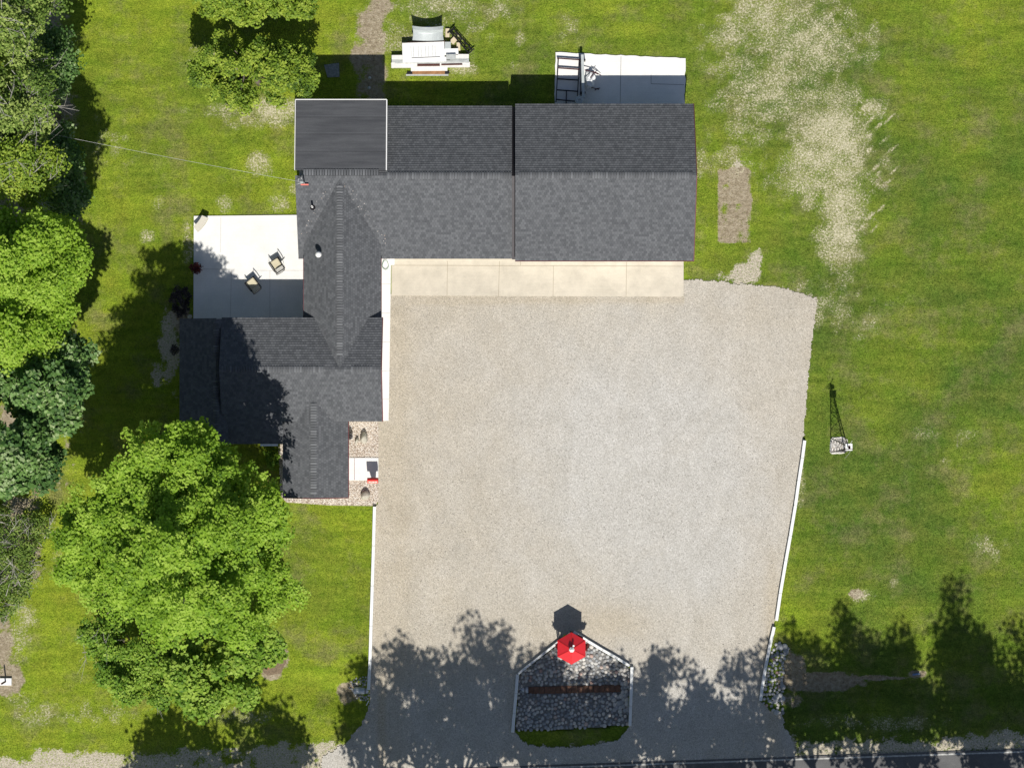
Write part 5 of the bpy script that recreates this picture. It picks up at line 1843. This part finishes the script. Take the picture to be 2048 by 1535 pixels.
fb = MB().prism([W(*p) for p in ((526, 1318), (548, 1298), (566, 1300), (572, 1322), (562, 1345), (535, 1350), (522, 1338))], -.05, .02).build('mulch_bed', plain('brown mulch', (.24, .18, .12), .95, .35, 14, bmp=.03))
tag(fb, kind='structure')
bp = MB().tube([W(1826, 1349) + (-.18,), W(1840, 1347) + (-.16,)], .06, 12).build('drain_pipe', M['blue'], smooth=True)
tag(bp, 'short blue pipe end lying in the right hand ditch', 'pipe')
st_ = MB().bar((*W(733, 1409), .12), (*W(738, 1399), .20), .05).build('stake', M['wood_white'])
tag(st_, 'short white stake leaning at the end of the left rail', 'stake')

# ------------------------------------------------------------------ grass blades
def grass_field(n, seed):
    r = np.random.default_rng(seed)
    x = r.uniform(-30, 30, n)
    y = r.uniform(-22.8, 22.8, n)
    px, py = x * PPM + 1024, 767.5 - y * PPM
    ok = ~(in_poly(px, py, DRIVE_OUT) & ~in_poly(px, py, ISLAND)) & ~in_poly(px, py, COBBLE) & (py < ROADTOP(px) - 4)
    for poly in ([(389.5, 433), (640, 432), (640, 640), (388.5, 640)], [(1112, 108), (1370, 119), (1368, 225), (1110, 225)], [(783, 505), (783, 593), (1366, 593), (1366, 505)],
                 [(755, 505), (790, 505), (781, 700), (779, 842), (755, 842)], [(561, 842), (757, 842), (757, 1000), (752, 1010), (660, 1010), (574, 1004), (561, 990)],
                 [(600, 225), (1375, 225), (1375, 510), (600, 510)], [(620, 500), (755, 500), (755, 850), (620, 850)], [(385, 645), (750, 645), (750, 835), (385, 835)], pad, RIP_L, RIP_R,
                 [(648, 130), (678, 126), (679, 154), (655, 155)], [(2, 1355), (22, 1355), (22, 1369), (2, 1369)]):
        ok &= ~in_poly(px, py, poly)
    x, y, px, py = x[ok], y[ok], px[ok], py[ok]
    s, d, g, t_ = masks(x, y)
    ok = r.random(len(x)) > np.maximum.reduce([s * .55, d * .93, g * .9])
    x, y, s, d, g, t_ = x[ok], y[ok], s[ok], d[ok], g[ok], t_[ok]
    n = len(x)
    z = ground_z(x, y) - .005
    h = r.uniform(.035, .085, n) * (1 + .3 * (vnoise(x, y, .5, 2) - .5))
    a = r.uniform(0, 6.283, n)
    ln_ = r.uniform(.3, 1.1, n) * h
    w_ = r.uniform(.010, .020, n)
    ca, sa = np.cos(a), np.sin(a)
    b = r.uniform(0, 6.283, n)
    cb_, sb_ = np.cos(b) * w_, np.sin(b) * w_
    V = np.stack([np.stack([x - cb_, y - sb_, z], 1), np.stack([x + cb_, y + sb_, z], 1), np.stack([x + ca * ln_, y + sa * ln_, z + h], 1)], 1).reshape(-1, 3)
    F_ = np.arange(3 * n).reshape(n, 3)
    k = np.clip(t_ + r.normal(0, .13, n), 0, 1)
    rp3 = lambda q: np.repeat(q, 3)
    o = big_mesh('grass', V, F_, M['blade'], attrs={'straw': rp3(s * (r.random(n) < .7)), 'dirt': rp3(d * .0), 'stone': rp3(g * 0), 'tone': rp3(k)})
    tag(o, 'short mown lawn grass all round the house and drive', 'grass', kind='stuff')


grass_field(620000, 77)
